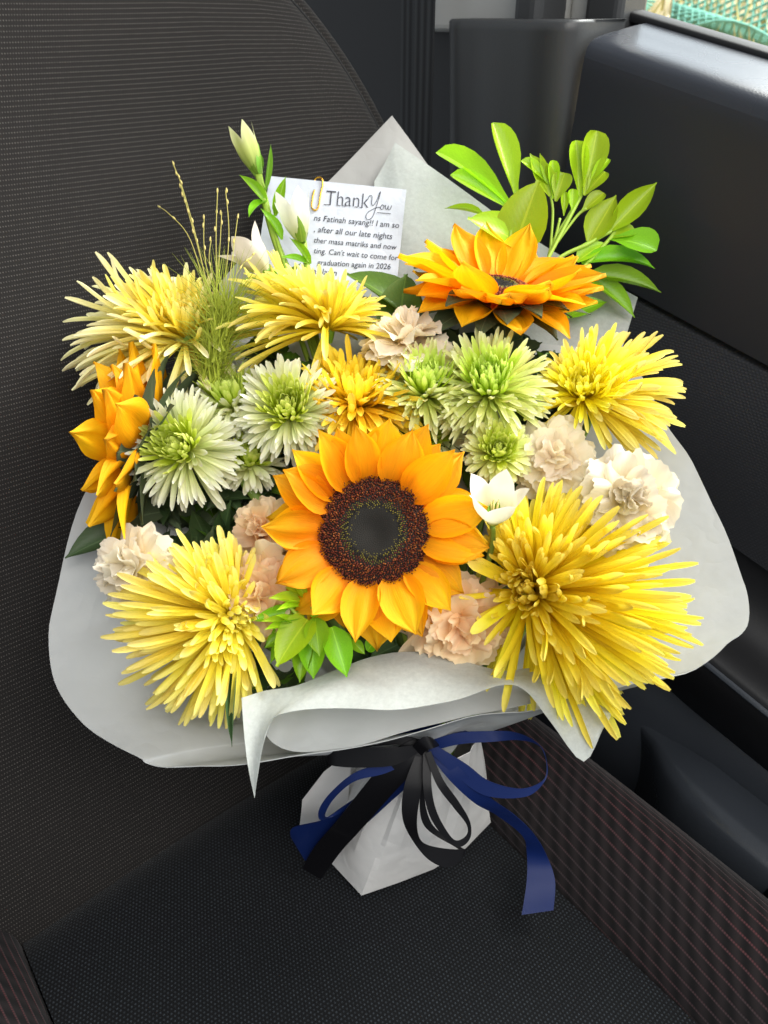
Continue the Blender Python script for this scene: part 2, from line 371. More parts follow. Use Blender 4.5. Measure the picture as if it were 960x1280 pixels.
def place(az, el, r0, h0, sx=1.0, sy=1.0, roll=0.0):
    return (Matrix.Rotation(az, 4, 'Z') @ Matrix.Translation((r0, 0, h0)) @ Matrix.Rotation(-el, 4, 'Y') @ Matrix.Rotation(roll, 4, 'X') @ Matrix.Diagonal((sx, sy, sx, 1)))

# ================================================================== THE CAR
car = thing('car_interior', 'dark car interior: dotted cloth seat, plastic door, pillar trim and seat belt', 'car interior', Matrix.Translation(ORG))
CI = Matrix.Translation(-ORG)
def carpart(name, label, basis):
    o = bpy.data.objects.new(name, None); col.objects.link(o); o.empty_display_size = 0.01; o.parent = car; o.matrix_basis = CI @ basis; o['label'] = label; return o
# ---- seat
seat = carpart('car_seat', 'black cloth car seat with dotted weave and red striped side bolsters', Matrix.Translation(S(-0.15, 0.2, 0)))
sinv = Matrix.Translation(-S(-0.15, 0.2, 0))
REC = R(22); TV = (-EN * math.sin(REC) + Vector((0, 0, math.cos(REC)))); NV = (EN * math.cos(REC) + Vector((0, 0, math.sin(REC))))
BO = S(0, 0, 0)
def B(u, v, h): return BO + ED * u + TV * v + NV * h
# backrest: a rounded shell built in rings from the outline inwards
def outline(k):
    L, Rr, top, bot = -0.49, 0.206, 0.67, -0.10; pts = []
    cx, cy = (L + Rr) / 2, (top + bot) / 2; hx, hy = (Rr - L) / 2, (top - bot) / 2
    n = 160
    for i in range(n):
        a = 2 * math.pi * i / n; ca, sa = math.cos(a), math.sin(a); e = 2 / (2.35 if sa > 0 else 7.0)
        x = abs(ca) ** e * (1 if ca > 0 else -1); y = abs(sa) ** e * (1 if sa > 0 else -1)
        pts.append((cx + hx * x, cy + hy * y))
    return pts, cx, cy
OUT, bcx, bcy = outline(0)
rings, ruv = [], []
prof = [(1.0, -0.09), (1.0, -0.045), (0.992, -0.026), (0.975, -0.012), (0.955, -0.004), (0.94, -0.002), (0.932, -0.0035), (0.926, -0.001), (0.90, 0.004), (0.84, 0.010), (0.74, 0.012), (0.6, 0.006), (0.4, 0.002), (0.2, 0.0), (0.02, 0.0)]
Vb, Ub = [], []
for s, h in prof:
    for (u, v) in OUT:
        uu, vv = bcx + (u - bcx) * s, bcy + (v - bcy) * s
        Vb.append(sinv @ B(uu, vv, h)); Ub.append((uu, vv))
nb = len(OUT); Fb = [(i * nb + j, (i + 1) * nb + j, (i + 1) * nb + (j + 1) % nb, i * nb + (j + 1) % nb) for i in range(len(prof) - 1) for j in range(nb)]
Fb.append(tuple((len(prof) - 1) * nb + j for j in range(nb))); Fb.append(tuple(range(nb))[::-1])
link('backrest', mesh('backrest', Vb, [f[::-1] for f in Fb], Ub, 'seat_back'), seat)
# piping seam of the backrest gusset
tube('seam', [B(bcx + (u - bcx) * 0.932, bcy + (v - bcy) * 0.932, -0.0028) for u, v in OUT if v > 0.05], 0.0011, 'rubber', seat, 5, sinv)
# cushion
def cush(u, w):
    edge = min(1.0, max(0.0, (w + 0.005) / 0.05)); z = -0.030 * (1 - edge) ** 2
    z += 0.006 * math.sin(math.pi * min(1, max(0, (u + 0.298) / 0.298))) - 0.006
    z -= 0.05 * max(0, (w - 0.40) / 0.1) ** 2
    return z
nu, nw_ = 50, 60; rows = []
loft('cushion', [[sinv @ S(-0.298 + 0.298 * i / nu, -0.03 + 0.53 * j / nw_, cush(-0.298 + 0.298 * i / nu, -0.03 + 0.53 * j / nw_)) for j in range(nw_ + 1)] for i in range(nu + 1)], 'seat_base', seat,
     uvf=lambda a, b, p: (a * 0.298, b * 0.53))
def bolster(sgn, u0):
    prof = [(0.0, -0.016), (0.002, -0.006), (0.010, 0.006), (0.022, 0.018), (0.036, 0.027), (0.050, 0.031), (0.064, 0.029), (0.078, 0.020), (0.088, 0.006), (0.094, -0.014), (0.097, -0.05), (0.097, -0.12)]
    prof = crom(prof, 4); rs = []
    for (a, z) in prof:
        rs.append([sinv @ S(u0 + sgn * a * (1.0 if k > 4 else 0.93), -0.05 + 0.55 * k / 40, z + 0.010 * math.sin(k / 40 * 3.0) * (a / 0.05 if a < .05 else 1) - 0.12 * max(0, (k / 40 - 0.8) / 0.2) ** 2) for k in range(41)])
    arc = [0]
    for i in range(1, len(prof)): arc.append(arc[-1] + math.hypot(prof[i][0] - prof[i - 1][0], prof[i][1] - prof[i - 1][1]))
    n = len(prof) - 1
    o = loft('side_bolster', rs, 'bolster', seat, uvf=lambda a, b, p: (arc[round(a * n)] + 0.10 * b * 0.55, b * 0.55))
    o['label'] = 'raised side bolster in black cloth with fine red stripes'; return o
bolster(1, 0.001); bolster(-1, -0.299)
V, F = [], []; box_geo(V, F, (-0.44, -0.05, -0.14), (0.085, 0.46, -0.055))
o = link('seat_pan', mesh('seat_pan', [sinv @ (CARM @ v) for v in V], F, None, 'black_plastic', False), seat)
# plastic hinge cover between backrest and bolster
hp = [[sinv @ S(0.03 + 0.115 * i / 8, 0.075 * math.cos(a) - 0.01, 0.045 * math.sin(a) + 0.002 + 0.02 * math.sin(i / 8 * math.pi)) for a in [math.pi * k / 14 for k in range(15)]] for i in range(9)]
loft('hinge_cover', hp, 'black_plastic', seat)

# ---- floor under the seat
V, F = [], []; box_geo(V, F, (-1.2, -1.0, -0.36), (0.42, 1.2, -0.33))
tag(link('floor', mesh('floor', [CARM @ v for v in V], F, None, 'carpet', False)), 'dark carpeted car floor under the seat', 'floor', kind='structure')

# ---- door
door = carpart('car_door', 'dark plastic car door with cloth insert, armrest and window beside the seat', CARM.copy())
def belt_z(w): return 0.484 - 0.20 * (w + 0.04)
DU = 0.25
def sweep_w(name, prof, mat, w0=-0.047, w1=0.75, n=24, zf=None, parent=door, dz=None):
    """extrude a (u,z) profile along the door; zf(w) lifts it"""
    rs = [[Vector((u, w0 + (w1 - w0) * i / n, z + (zf(w0 + (w1 - w0) * i / n) if zf else 0))) for u, z in prof] for i in range(n + 1)]
    return loft(name, rs, mat, parent, uvf=lambda a, b, p: (p.y, p.z))
# upper panel: rounded roll at the belt line, leaning face
ledge = crom([(DU + 0.082, 0.009), (DU + 0.06, 0.0065), (DU + 0.040, 0.0035), (DU + 0.022, 0.0008), (DU + 0.012, -0.0020), (DU + 0.0065, -0.0065), (DU + 0.0045, -0.013)], 5)
sweep_w('belt_ledge', ledge, 'door_ledge', w0=-0.047, zf=belt_z)
roll = crom([(DU + 0.0045, -0.013), (DU + 0.003, -0.022), (DU + 0.001, -0.050), (DU - 0.004, -0.10), (DU - 0.010, -0.150)], 5)
sweep_w('upper_panel', roll, 'door_plastic', w0=-0.047, zf=belt_z)
sweep_w('panel_gap', [(DU - 0.010, -0.1495), (DU + 0.008, -0.151), (DU + 0.008, -0.155)], 'rubber', zf=belt_z)
cl = crom([(DU + 0.008, -0.154), (DU - 0.006, -0.1555), (DU - 0.009, -0.162), (DU - 0.012, -0.20), (DU - 0.010, -0.25), (DU - 0.002, -0.30)], 5)
sweep_w('cloth_insert', cl, 'door_cloth', zf=belt_z)
# armrest: concave dark scoop, then a ledge with two fine trim lines
def arm_z(w): return 0.245 - 0.55 * max(0, w - 0.0) + 0.35 * max(0, w - 0.16)
arm = crom([(DU + 0.02, 0.03), (DU + 0.010, 0.010), (DU + 0.004, -0.02), (DU - 0.004, -0.045), (DU - 0.022, -0.062), (DU - 0.052, -0.068), (DU - 0.060, -0.074), (DU - 0.062, -0.09), (DU - 0.055, -0.12), (DU - 0.035, -0.16), (DU - 0.01, -0.20)], 4)
sweep_w('armrest', arm, 'black_plastic', w0=-0.047, zf=arm_z)
sweep_w('trim_line', [(DU - 0.0605, -0.0735), (DU - 0.0640, -0.0750), (DU - 0.0640, -0.0765), (DU - 0.0620, -0.078)], 'grey_plastic' if False else 'door_lower', w0=-0.047, zf=arm_z)
low = crom([(DU + 0.02, 0.10), (DU - 0.012, 0.06), (DU - 0.030, 0.02), (DU - 0.055, -0.02), (DU - 0.066, -0.05), (DU - 0.070, -0.09), (DU - 0.062, -0.14), (DU - 0.03, -0.2), (DU + 0.02, -0.30)], 5)
sweep_w('lower_panel', low, 'door_lower', w0=-0.047)
# glossy sill ledge low on the door
lg = crom([(DU - 0.060, -0.014), (DU - 0.075, -0.0155), (DU - 0.092, -0.018), (DU - 0.104, -0.027), (DU - 0.110, -0.055), (DU - 0.108, -0.10), (DU - 0.08, -0.18)], 5)
rs = []
for i in range(25):
    k = i / 24; w = 0.150 + 0.6 * k; g = 1 - math.exp(-((w - 0.150) / 0.045) ** 2)
    rs.append([Vector((DU - 0.058 + (u - DU + 0.058) * g, w, z - 0.020 * (1 - g) - 0.10 * (w - 0.2))) for u, z in lg])
loft('sill_ledge', rs, 'door_lower', door)
# door skin behind everything
V, F = [], []; box_geo(V, F, (DU + 0.085, -0.046, -0.33), (DU + 0.11, 0.75, 0.40)); link('door_skin', mesh('door_skin', V, F, None, 'black_plastic', False), door)
# speaker pocket: a dark oval recess in the lower panel
ov = []
for k in range(6):
    s = (1.0, 0.96, 0.90, 0.86, 0.5, 0.02)[k]; dep = (-0.006, 0.001, 0.003, 0.004, 0.006, 0.007)[k]
    ov.append([Vector((DU - 0.113 - dep, 0.385 + 0.085 * s * math.cos(a), -0.065 + 0.075 * s * math.sin(a))) for a in [2 * math.pi * i / 40 for i in range(40)]])
loft('speaker_cover', ov, 'rubber', door, True)
# window: seal, frame post, glass
sl = crom([(DU + 0.076, 0.006), (DU + 0.076, 0.0105), (DU + 0.079, 0.0125), (DU + 0.088, 0.0135), (DU + 0.094, 0.010), (DU + 0.096, -0.02)], 4)
sweep_w('window_seal', sl, 'rubber', w0=-0.085, zf=belt_z)
V, F = [], []
gw = [(-0.080 + 0.80 * i / 10) for i in range(11)]
gl = link('window_glass', mesh('window_glass', [Vector((DU + 0.085, w, belt_z(w) + 0.010)) for w in gw] + [Vector((DU + 0.075, w, 0.86)) for w in gw], [(i, i + 1, i + 12, i + 11) for i in range(10)], None, 'glass'), door)
V, F = [], []; box_geo(V, F, (DU + 0.062, -0.100, 0.480), (DU + 0.10, -0.064, 0.95)); bevel(link('window_post', mesh('window_post', V, F, None, 'pillar_plastic', False), door), 0.006)

# ---- pillar with belt
pil = carpart('door_pillar', 'charcoal plastic pillar trim between seat belt and door', CARM.copy())
pp = crom([(DU + 0.06, -0.056), (DU + 0.012, -0.0535), (DU - 0.004, -0.057), (DU - 0.010, -0.068), (DU - 0.010, -0.085), (DU - 0.004, -0.115), (DU + 0.004, -0.16), (DU + 0.012, -0.205), (DU + 0.06, -0.215)], 5)
zs = [-0.33, 0.0, 0.2, 0.35, 0.46, 0.488, 0.494, 0.496]
tr = [[Vector((u + (0.003 if z > 0.495 else 0) + (0.03 - 0.06 * z), w, z)) for u, w in pp] for z in zs]
tr.append([Vector((DU + 0.06, w, 0.4965)) for u, w in pp])
loft('lower_trim', tr, 'pillar_plastic', pil)
def post(name, lo, hi, mat, bv):
    V, F = [], []; box_geo(V, F, lo, hi); return bevel(link(name, mesh(name, V, F, None, mat, False), pil), bv)
post('upper_trim', (DU + 0.045, -0.30, 0.485), (DU + 0.09, -0.124, 0.95), 'grey_plastic', 0.006)
post('belt_slider', (DU + 0.020, -0.140, 0.485), (DU + 0.06, -0.112, 0.95), 'pillar_plastic', 0.008)
post('door_seal', (DU + 0.072, -0.122, 0.485), (DU + 0.10, -0.101, 0.95), 'grey_plastic', 0.004)
blt = carpart('seat_belt', 'black ribbed seat belt webbing hanging behind the seat shoulder', CARM.copy())
for k, (w0, w1, u) in enumerate(((-0.232, -0.206, DU - 0.008), (-0.262, -0.238, DU + 0.002))):
    rs = [[Vector((u + 0.004 * math.sin(j / 20 * 3), w0 + (w1 - w0) * i / 4, -0.2 + 1.1 * j / 20)) for i in range(5)] for j in range(21)]
    solid(loft('webbing', rs, 'belt', blt, uvf=lambda a, b, p: (b, p.z)), 0.0015)
V, F = [], []; box_geo(V, F, (DU + 0.07, -0.95, -0.33), (DU + 0.10, -0.058, 0.484)); box_geo(V, F, (DU + 0.07, -0.95, 0.484), (DU + 0.10, -0.20, 0.98))
tag(link('side_wall', mesh('side_wall', [CARM @ v for v in V], F, None, 'black_plastic', False)), 'black inner side panel of the car behind the belt', 'side panel', kind='structure')

# ---- outside, through the glass: bank with netting and dry grass
k = NT('outside_sky'); em = k.n('ShaderNodeEmission'); em.inputs[0].default_value = (0.86, 0.93, 1, 1); em.inputs[1].default_value = 2.2; k.l(em.outputs[0], k.out.inputs[0]); M['sky'] = k.m
skr = [[S(5.2 + 1.5 * math.sin(i / 8 * 1.5), -7 + 12 * j / 8, -0.3 + 6.5 * i / 8) for j in range(9)] for i in range(9)]
tag(loft('sky', skr, 'sky'), 'bright pale sky beyond the bank outside the window', 'sky', kind='structure')
gx, gy = Vector((ED.x, ED.y, 0)), Vector((EN.x, EN.y, 0))
rs = []
rb = random.Random(3)
for i in range(30):
    rs.append([ORG + gx * (1.6 + 2.6 * i / 29) + gy * (-2.6 + 4.4 * j / 29) + Vector((0, 0, -0.1 + 1.25 * (i / 29) ** 0.8 + 0.10 * rb.random())) for j in range(30)])
bank = loft('roadside_bank', rs, 'soil'); tag(bank, 'pale sunlit soil bank outside the car window', 'ground', kind='structure')
V, F = [], []
for i in range(2600):
    a = rb.random(); p = ORG + gx * (1.65 + 2.4 * a) + gy * (-2.5 + 3.0 * rb.random()) + Vector((0, 0, -0.06 + 1.25 * (0.02 + 0.92 * a) ** 0.8))
    d = Vector((rb.uniform(-0.5, 0.5), rb.uniform(-0.5, 0.5), 1)).normalized() * rb.uniform(0.05, 0.16); s = Vector((rb.uniform(-1, 1), rb.uniform(-1, 1), 0)).normalized() * 0.006
    b = len(V); V += [p - s, p + s, p + d * 0.6 + s * 0.6 + Vector((0, 0, 0)), p + d]; F.append((b, b + 1, b + 2, b + 3))
tag(link('dry_grass', mesh('dry_grass', V, F, None, 'straw')), 'dry grass growing on the bank outside the window', 'grass', kind='stuff')
V, F = [], []
for (c0, c1, d0, d1) in ((-2.1, -1.45, 0.22, 0.55), (-1.30, -0.5, 0.25, 0.42)):
    for i in range(24):
        for j in range(2):
            pts = []
            for k in range(16):
                a, b = (i / 33, k / 15) if j == 0 else (k / 15, i / 33)
                x = d0 + (d1 - d0) * a; y = c0 + (c1 - c0) * b
                pts.append(ORG + gx * (1.6 + 2.6 * x) + gy * (y - 0.3 * a) + Vector((0, 0, 0.02 + 1.25 * x ** 0.8 + 0.05 * math.sin(9 * a + 7 * b))))
            tube_geo(pts, 0.0040, 4, V, F)
tag(link('green_netting', mesh('green_netting', V, F, None, 'net')), 'green mesh netting pegged over the soil bank', 'netting', kind='stuff')

# ================================================================== THE BOUQUET
NECK = P(543, 925, 0.470); BASE = S(0, 0, 0); BASE = PZ(505, 1048, 0.0)
# ---- outer wrap: funnel from the tied neck to a wide flaring rim
RIM = [  # px, py, depth of the rim of the matte paper
    (96, 640, 0.470), (70, 745, 0.455), (62, 810, 0.445), (72, 862, 0.434), (108, 912, 0.424), (172, 946, 0.413), (186, 952, 0.411), (250, 957, 0.405), (320, 957, 0.402), (430, 940, 0.404), (520, 916, 0.412),
    (600, 893, 0.420), (690, 880, 0.424), (790, 855, 0.428), (870, 838, 0.432), (918, 812, 0.436), (936, 775, 0.442), (930, 725, 0.450), (905, 660, 0.462), (868, 590, 0.478), (830, 525, 0.495), (785, 450, 0.515),
    (700, 432, 0.528), (560, 425, 0.535), (420, 425, 0.535), (300, 430, 0.530), (205, 480, 0.518), (140, 560, 0.500)]
rim = [Vector(P(*q)) for q in crom(RIM, 5, True)]
ctr = sum(rim, Vector()) / len(rim); nrm = len(rim); wr = []
nax = (ctr - NECK).normalized()
for i in range(15):
    t = i / 14; ring = []
    for j, q in enumerate(rim):
        d = q - NECK; rad = d - nax * d.dot(nax)
        a = NECK + rad.normalized() * 0.021
        fr = max(0.0, min(1.0, -rad.normalized().dot(UP) * 1.6 - 0.15)); c = NECK + rad * (0.62 - 0.26 * fr) + nax * (d.dot(nax) * (0.52 + 0.42 * fr) + 0.004 + 0.012 * fr)
        p = a * (1 - t) ** 2 + c * 2 * t * (1 - t) + q * t * t
        fold = 0.0022 * math.sin(j * 0.55 + 1.5 * math.sin(j * 0.13)) * (1 - t) + 0.0014 * math.sin(j * 0.21 + 2.2) * math.sin(t * 3.1)
        for j0, w_, A_ in ((18, 5, .0045), (31, 4, -.004), (42, 6, .004), (58, 4, -.0035), (74, 5, .010), (86, 3, -.010), (95, 3.5, .010), (8, 4, .004)):
            fold += A_ * max(0.0, 1 - abs(j - j0 - 3 * math.sin(3 * t)) / w_) * math.sin(min(1, t * 1.3) * 2.4)
        ring.append(p + nax * fold)
    wr.append(ring)
wrap = thing('bouquet_wrap', 'flaring frosted white paper wrap around the whole flower bouquet', 'wrapping paper', Matrix.Translation(NECK))
ni = Matrix.Translation(-NECK)
def rel(m, rows): return [[m @ p for p in r] for r in rows]
solid(loft('outer_sheet', rel(ni, wr), 'wrap', wrap, True), 0.0004)
# faint crease on the open side of the sheet is the fold of a second layer
def sheet(name, Tp, Bp, mat, parent, n=7, m=14, bulge=0.0, inv=ni, ns=4, wav=0.0, seed=1):
    T_, B_ = crom(Tp, ns), crom(Bp, ns); rows = []; rd = random.Random(seed); ph = [rd.uniform(0, 6.28) for _ in range(4)]
    for k in range(m + 1):
        b = k / m; row = []
        for i, (t, q) in enumerate(zip(T_, B_)):
            p = P(*t) * (1 - b) + P(*q) * b
            off = bulge * math.sin(math.pi * b) + wav * (math.sin(i * 0.9 + 3 * b + ph[0]) + 0.6 * math.sin(i * 0.37 - 5 * b + ph[1])) 
            row.append(inv @ (p - FW * off))
        rows.append(row)
    return solid(loft(name, rows, mat, parent), 0.00025)
# grey back sheet standing up to a peak behind the card
bs = [(268, 285, 0.575), (330, 275, 0.578), (372, 262, 0.580), (413, 224, 0.585), (452, 184, 0.592), (490, 145, 0.598), (520, 186, 0.596), (552, 231, 0.592), (600, 262, 0.588), (640, 290, 0.585)]
bb = [(285, 480, 0.535), (330, 480, 0.538), (372, 480, 0.540), (410, 480, 0.542), (450, 480, 0.545), (490, 480, 0.547), (520, 480, 0.547), (555, 480, 0.546), (600, 480, 0.545), (640, 480, 0.542)]
def back_sheet(name, T0, B0, mat, wav, seed):
    lin = lambda L: [tuple(a + (b - a) * k / 3 for a, b in zip(L[i], L[i + 1])) for i in range(len(L) - 1) for k in range(3)] + [L[-1]]
    T_, B_ = lin(T0), lin(B0); rows = []; rd = random.Random(seed); ph = rd.uniform(0, 6)
    for k in range(17):
        b = k / 16; rows.append([ni @ (P(*t) * (1 - b) + P(*q) * b - FW * (wav * math.sin(i * 0.5 + 2.5 * b + ph))) for i, (t, q) in enumerate(zip(T_, B_))])
    return solid(loft(name, rows, mat, wrap), 0.0003)
o = back_sheet('back_sheet', bs, bb, 'wrap_back', 0.0008, 2); o['label'] = 'warm grey back sheet rising to a pointed peak'
ts = [(468, 226, 0.574), (481, 203, 0.578), (494, 179, 0.582), (560, 225, 0.578), (630, 275, 0.572), (700, 318, 0.566), (797, 372, 0.556)]
tb = [(460, 480, 0.530), (490, 480, 0.532), (520, 490, 0.533), (590, 490, 0.533), (650, 490, 0.530), (710, 490, 0.526), (768, 465, 0.522)]
o = back_sheet('tissue_sheet', ts, tb, 'tissue', 0.0016, 5); o['label'] = 'pale fibrous tissue sheet behind the flowers'
# tissue folded over the front rim, with a drooping point at each end
Tf = [(302, 872, 0.404), (330, 864, 0.410), (372, 856, 0.416), (420, 838, 0.424), (462, 822, 0.430), (520, 815, 0.432), (575, 826, 0.428), (625, 838, 0.424), (665, 836, 0.424), (700, 838, 0.424), (735, 862, 0.418), (762, 884, 0.412)]
Bf = [(318, 998, 0.398), (323, 966, 0.396), (336, 906, 0.394), (366, 889, 0.393), (440, 886, 0.392), (505, 886, 0.392), (565, 876, 0.394), (622, 858, 0.398), (655, 862, 0.402), (688, 902, 0.400), (729, 951, 0.398), (757, 906, 0.402)]
o = sheet('tissue_sheet', Tf, Bf, 'tissue', wrap, bulge=0.005, wav=0.0011); o['label'] = 'thin tissue folded over the front edge with drooping corners'

Ti = [(312, 876, .421), (365, 866, .427), (430, 856, .430), (540, 842, .433), (640, 850, .431), (730, 850, .430)]
Bi = [(322, 898, .412), (352, 936, .406), (430, 935, .4065), (540, 906, .4165), (640, 884, .4245), (730, 866, .4290)]
o = sheet('inner_sheet', Ti, Bi, 'wrap', wrap, bulge=-0.004, wav=0.0007, ns=8, seed=4); o['label'] = 'inner fold of the frosted paper in front of the stems'
# ---- stem wrap below the bow
sw = thing('stem_wrap', 'white folded paper around the stems standing on the seat', 'wrapping paper', Matrix.Translation(BASE))
si = Matrix.Translation(-BASE)
def seatpt(px, py, z=0.004): return PZ(px, py, z)
basep = [seatpt(380, 1034), seatpt(412, 1076), seatpt(452, 1119), seatpt(498, 1103), seatpt(542, 1086), seatpt(580, 1062), seatpt(613, 1028), S(0, 0, 0)]
back = [BASE + Vector((0.055, 0.035, 0.004)), BASE + Vector((0.02, 0.062, 0.004)), BASE + Vector((-0.035, 0.055, 0.004)), BASE + Vector((-0.066, 0.025, 0.004))]
ring0 = basep[:7] + back
amp = [0.0, -0.006, 0.006, -0.004, -0.001, 0.002, 0.004, 0, 0, 0, 0.004]
N0 = len(ring0); fine = 4
rws = []
for k in range(11):
    t = k / 10; row = []
    for i in range(N0):
        a, b = ring0[i], ring0[(i + 1) % N0]
        for f in range(fine):
            q = a.lerp(b, f / fine); da = (q - BASE); da.z = 0
            top = NECK + da.normalized() * (0.025 + 0.0012 * ((i + f) % 2)) + Vector((0, 0, 0.010))
            p = q.lerp(top, t); puff = 0.004 * math.sin(math.pi * t) * math.sin(math.pi * f / fine)
            row.append(p + da.normalized() * puff + Vector((0, 0, 0.0)))
    rws.append(row)
o = loft('outer_fold', rel(si, rws), 'stem_wrap', sw, True); solid(o, 0.0005); o.modifiers['edge'].split_angle = R(14)
# side flap that sticks out from under the bow
fl_t = [P(440, 938, 0.468), P(405, 965, 0.475), P(378, 1000, 0.49)]
fl_b = [seatpt(430, 1060, 0.006), seatpt(400, 1060, 0.004), seatpt(374, 1040, 0.004)]
solid(loft('side_flap', rel(si, [[a.lerp(b, k / 6) for a, b in zip(fl_t, fl_b)] for k in range(7)]), 'stem_wrap', sw), 0.0005)

# ---- ribbons
def ribbon(name, parent, mat, edges, n=10, inv=ni):
    """edges: (lx,ly,rx,ry,depth left,depth right): both edges of the band along its run"""
    pts = crom(edges, n); rows = []
    for (lx, ly, rx, ry, dl, dr) in pts:
        a, b = P(lx, ly, dl), P(rx, ry, dr); rows.append([inv @ a.lerp(b, k / 4) for k in range(5)])
    run = [0.0]
    for i in range(1, len(rows)): run.append(run[-1] + (rows[i][2] - rows[i - 1][2]).length)
    return solid(loft(name, rows, mat, parent, uvf=lambda a, b, p: (run[min(len(run) - 1, round(a * (len(rows) - 1)))] * 10, b)), 0.0005)
def cr(x, y): return (300 + 0.479 * x, 840 + 0.479 * y)
def E(lx, ly, rx, ry, dl, dr=None):
    a, b = cr(lx, ly), cr(rx, ry); return (a[0], a[1], b[0], b[1], dl, dl if dr is None else dr)
nv = thing('navy_ribbon', 'navy blue satin ribbon bow tied around the white stem paper', 'ribbon', Matrix.Translation(NECK))
bk = thing('black_ribbon', 'black satin ribbon bow layered over the navy ribbon', 'ribbon', Matrix.Translation(NECK))
K = 0.438
ribbon('tail', nv, 'navy', [E(470, 190, 505, 215, K), E(400, 265, 455, 280, K + .004), E(310, 340, 385, 345, K + .016), E(220, 385, 300, 420, K + .036), E(140, 405, 215, 480, K + .056), E(133, 430, 170, 492, K + .064)])
ribbon('loop', nv, 'navy', [E(470, 188, 490, 210, K), E(380, 235, 385, 262, K - .004), E(300, 262, 300, 285, K - .002), E(236, 315, 246, 330, K + .010), E(206, 360, 222, 372, K + .020), E(214, 386, 236, 378, K + .026), E(270, 350, 290, 352, K + .024), E(400, 260, 410, 268, K + .010)])
ribbon('loop', nv, 'navy', [E(488, 182, 500, 206, K), E(560, 160, 575, 188, K - .004), E(640, 154, 660, 182, K - .004), E(720, 158, 730, 178, K + .004), E(782, 192, 786, 196, K + .016), E(803, 250, 800, 252, K + .020), E(790, 292, 786, 286, K + .018), E(742, 326, 730, 304, K + .010), E(640, 322, 650, 284, K + .002), E(560, 268, 590, 240, K - .002), E(492, 205, 506, 188, K - .002)])
ribbon('tail', nv, 'navy', [E(490, 210, 512, 192, K), E(545, 280, 585, 262, K - .002), E(610, 340, 650, 325, K + .006), E(668, 372, 715, 372, K + .024), E(735, 425, 765, 420, K + .048), E(748, 470, 800, 478, K + .066), E(748, 545, 822, 545, K + .064), E(735, 634, 818, 622, K + .055)])
ribbon('neck_band', nv, 'navy', [E(372, 150, 376, 170, K + .012), E(430, 146, 440, 176, K + .002), E(500, 136, 505, 180, K - .001), E(560, 136, 556, 180, K + .001), E(612, 118, 606, 150, K + .012)])
ribbon('tail', bk, 'black', [E(455, 175, 492, 205, K - .006), E(400, 205, 450, 262, K - .006), E(330, 290, 396, 320, K + .004), E(255, 385, 330, 395, K + .024), E(195, 455, 262, 470, K + .046), E(162, 512, 212, 541, K + .062)])
ribbon('loop', bk, 'black', [E(480, 178, 476, 205, K - .004), E(420, 166, 420, 190, K - .006), E(330, 160, 330, 196, K - .004), E(262, 172, 262, 206, K + .002), E(233, 196, 232, 212, K + .006), E(231, 212, 231, 238, K + .002), E(262, 200, 262, 247, K - .004), E(340, 196, 340, 249, K - .008), E(410, 196, 412, 240, K - .010), E(478, 185, 480, 200, K - .006)])
ribbon('loop', bk, 'black', [E(462, 206, 486, 214, K - .006), E(428, 300, 472, 310, K - .010), E(424, 380, 462, 385, K - .006), E(452, 442, 468, 432, K + .002), E(495, 492, 492, 452, K + .008), E(545, 509, 545, 462, K + .012), E(583, 482, 585, 462, K + .016), E(570, 462, 575, 456, K + .018), E(480, 400, 500, 395, K + .02), E(470, 300, 480, 300, K + .014), E(478, 210, 490, 210, K)])
ribbon('loop', bk, 'black', [E(478, 206, 500, 214, K - .008), E(478, 300, 500, 300, K - .014), E(496, 378, 514, 366, K - .012), E(540, 440, 546, 424, K - .008), E(575, 456, 568, 440, K - .006), E(601, 432, 592, 424, K - .006), E(600, 390, 590, 396, K - .008), E(572, 340, 556, 352, K - .012), E(530, 280, 512, 292, K - .014), E(498, 206, 484, 212, K - .010)])
ribbon('knot', bk, 'black', [E(446, 205, 470, 222, K - .004), E(462, 182, 486, 206, K - .013), E(482, 168, 500, 200, K - .015), E(500, 172, 512, 196, K - .012), E(512, 182, 520, 192, K - .003)])

# ------------------------------------------------------------------ stems
srnd = random.Random(11)
def stem_pts(head, axis, back=0.03):
    j = Vector((srnd.uniform(-1, 1), srnd.uniform(-1, 1), 0)) * 0.0105
    n = NECK + j + Vector((0, 0, srnd.uniform(-0.01, 0.01)))
    b = BASE + j * 1.5 + Vector((0, 0, 0.016))
    p1 = head - axis * back; mid = p1.lerp(n, 0.55) - Vector((0, 0, 0.012))
    return [Vector(q) for q in crom([tuple(head - axis * 0.002), tuple(p1), tuple(mid), tuple(n), tuple(b)], 5)]
def stem(parent, mtx, head, axis, r, mat='stem', back=0.03):
    return tube('stem', stem_pts(head, axis, back), r, mat, parent, 6, mtx.inverted())

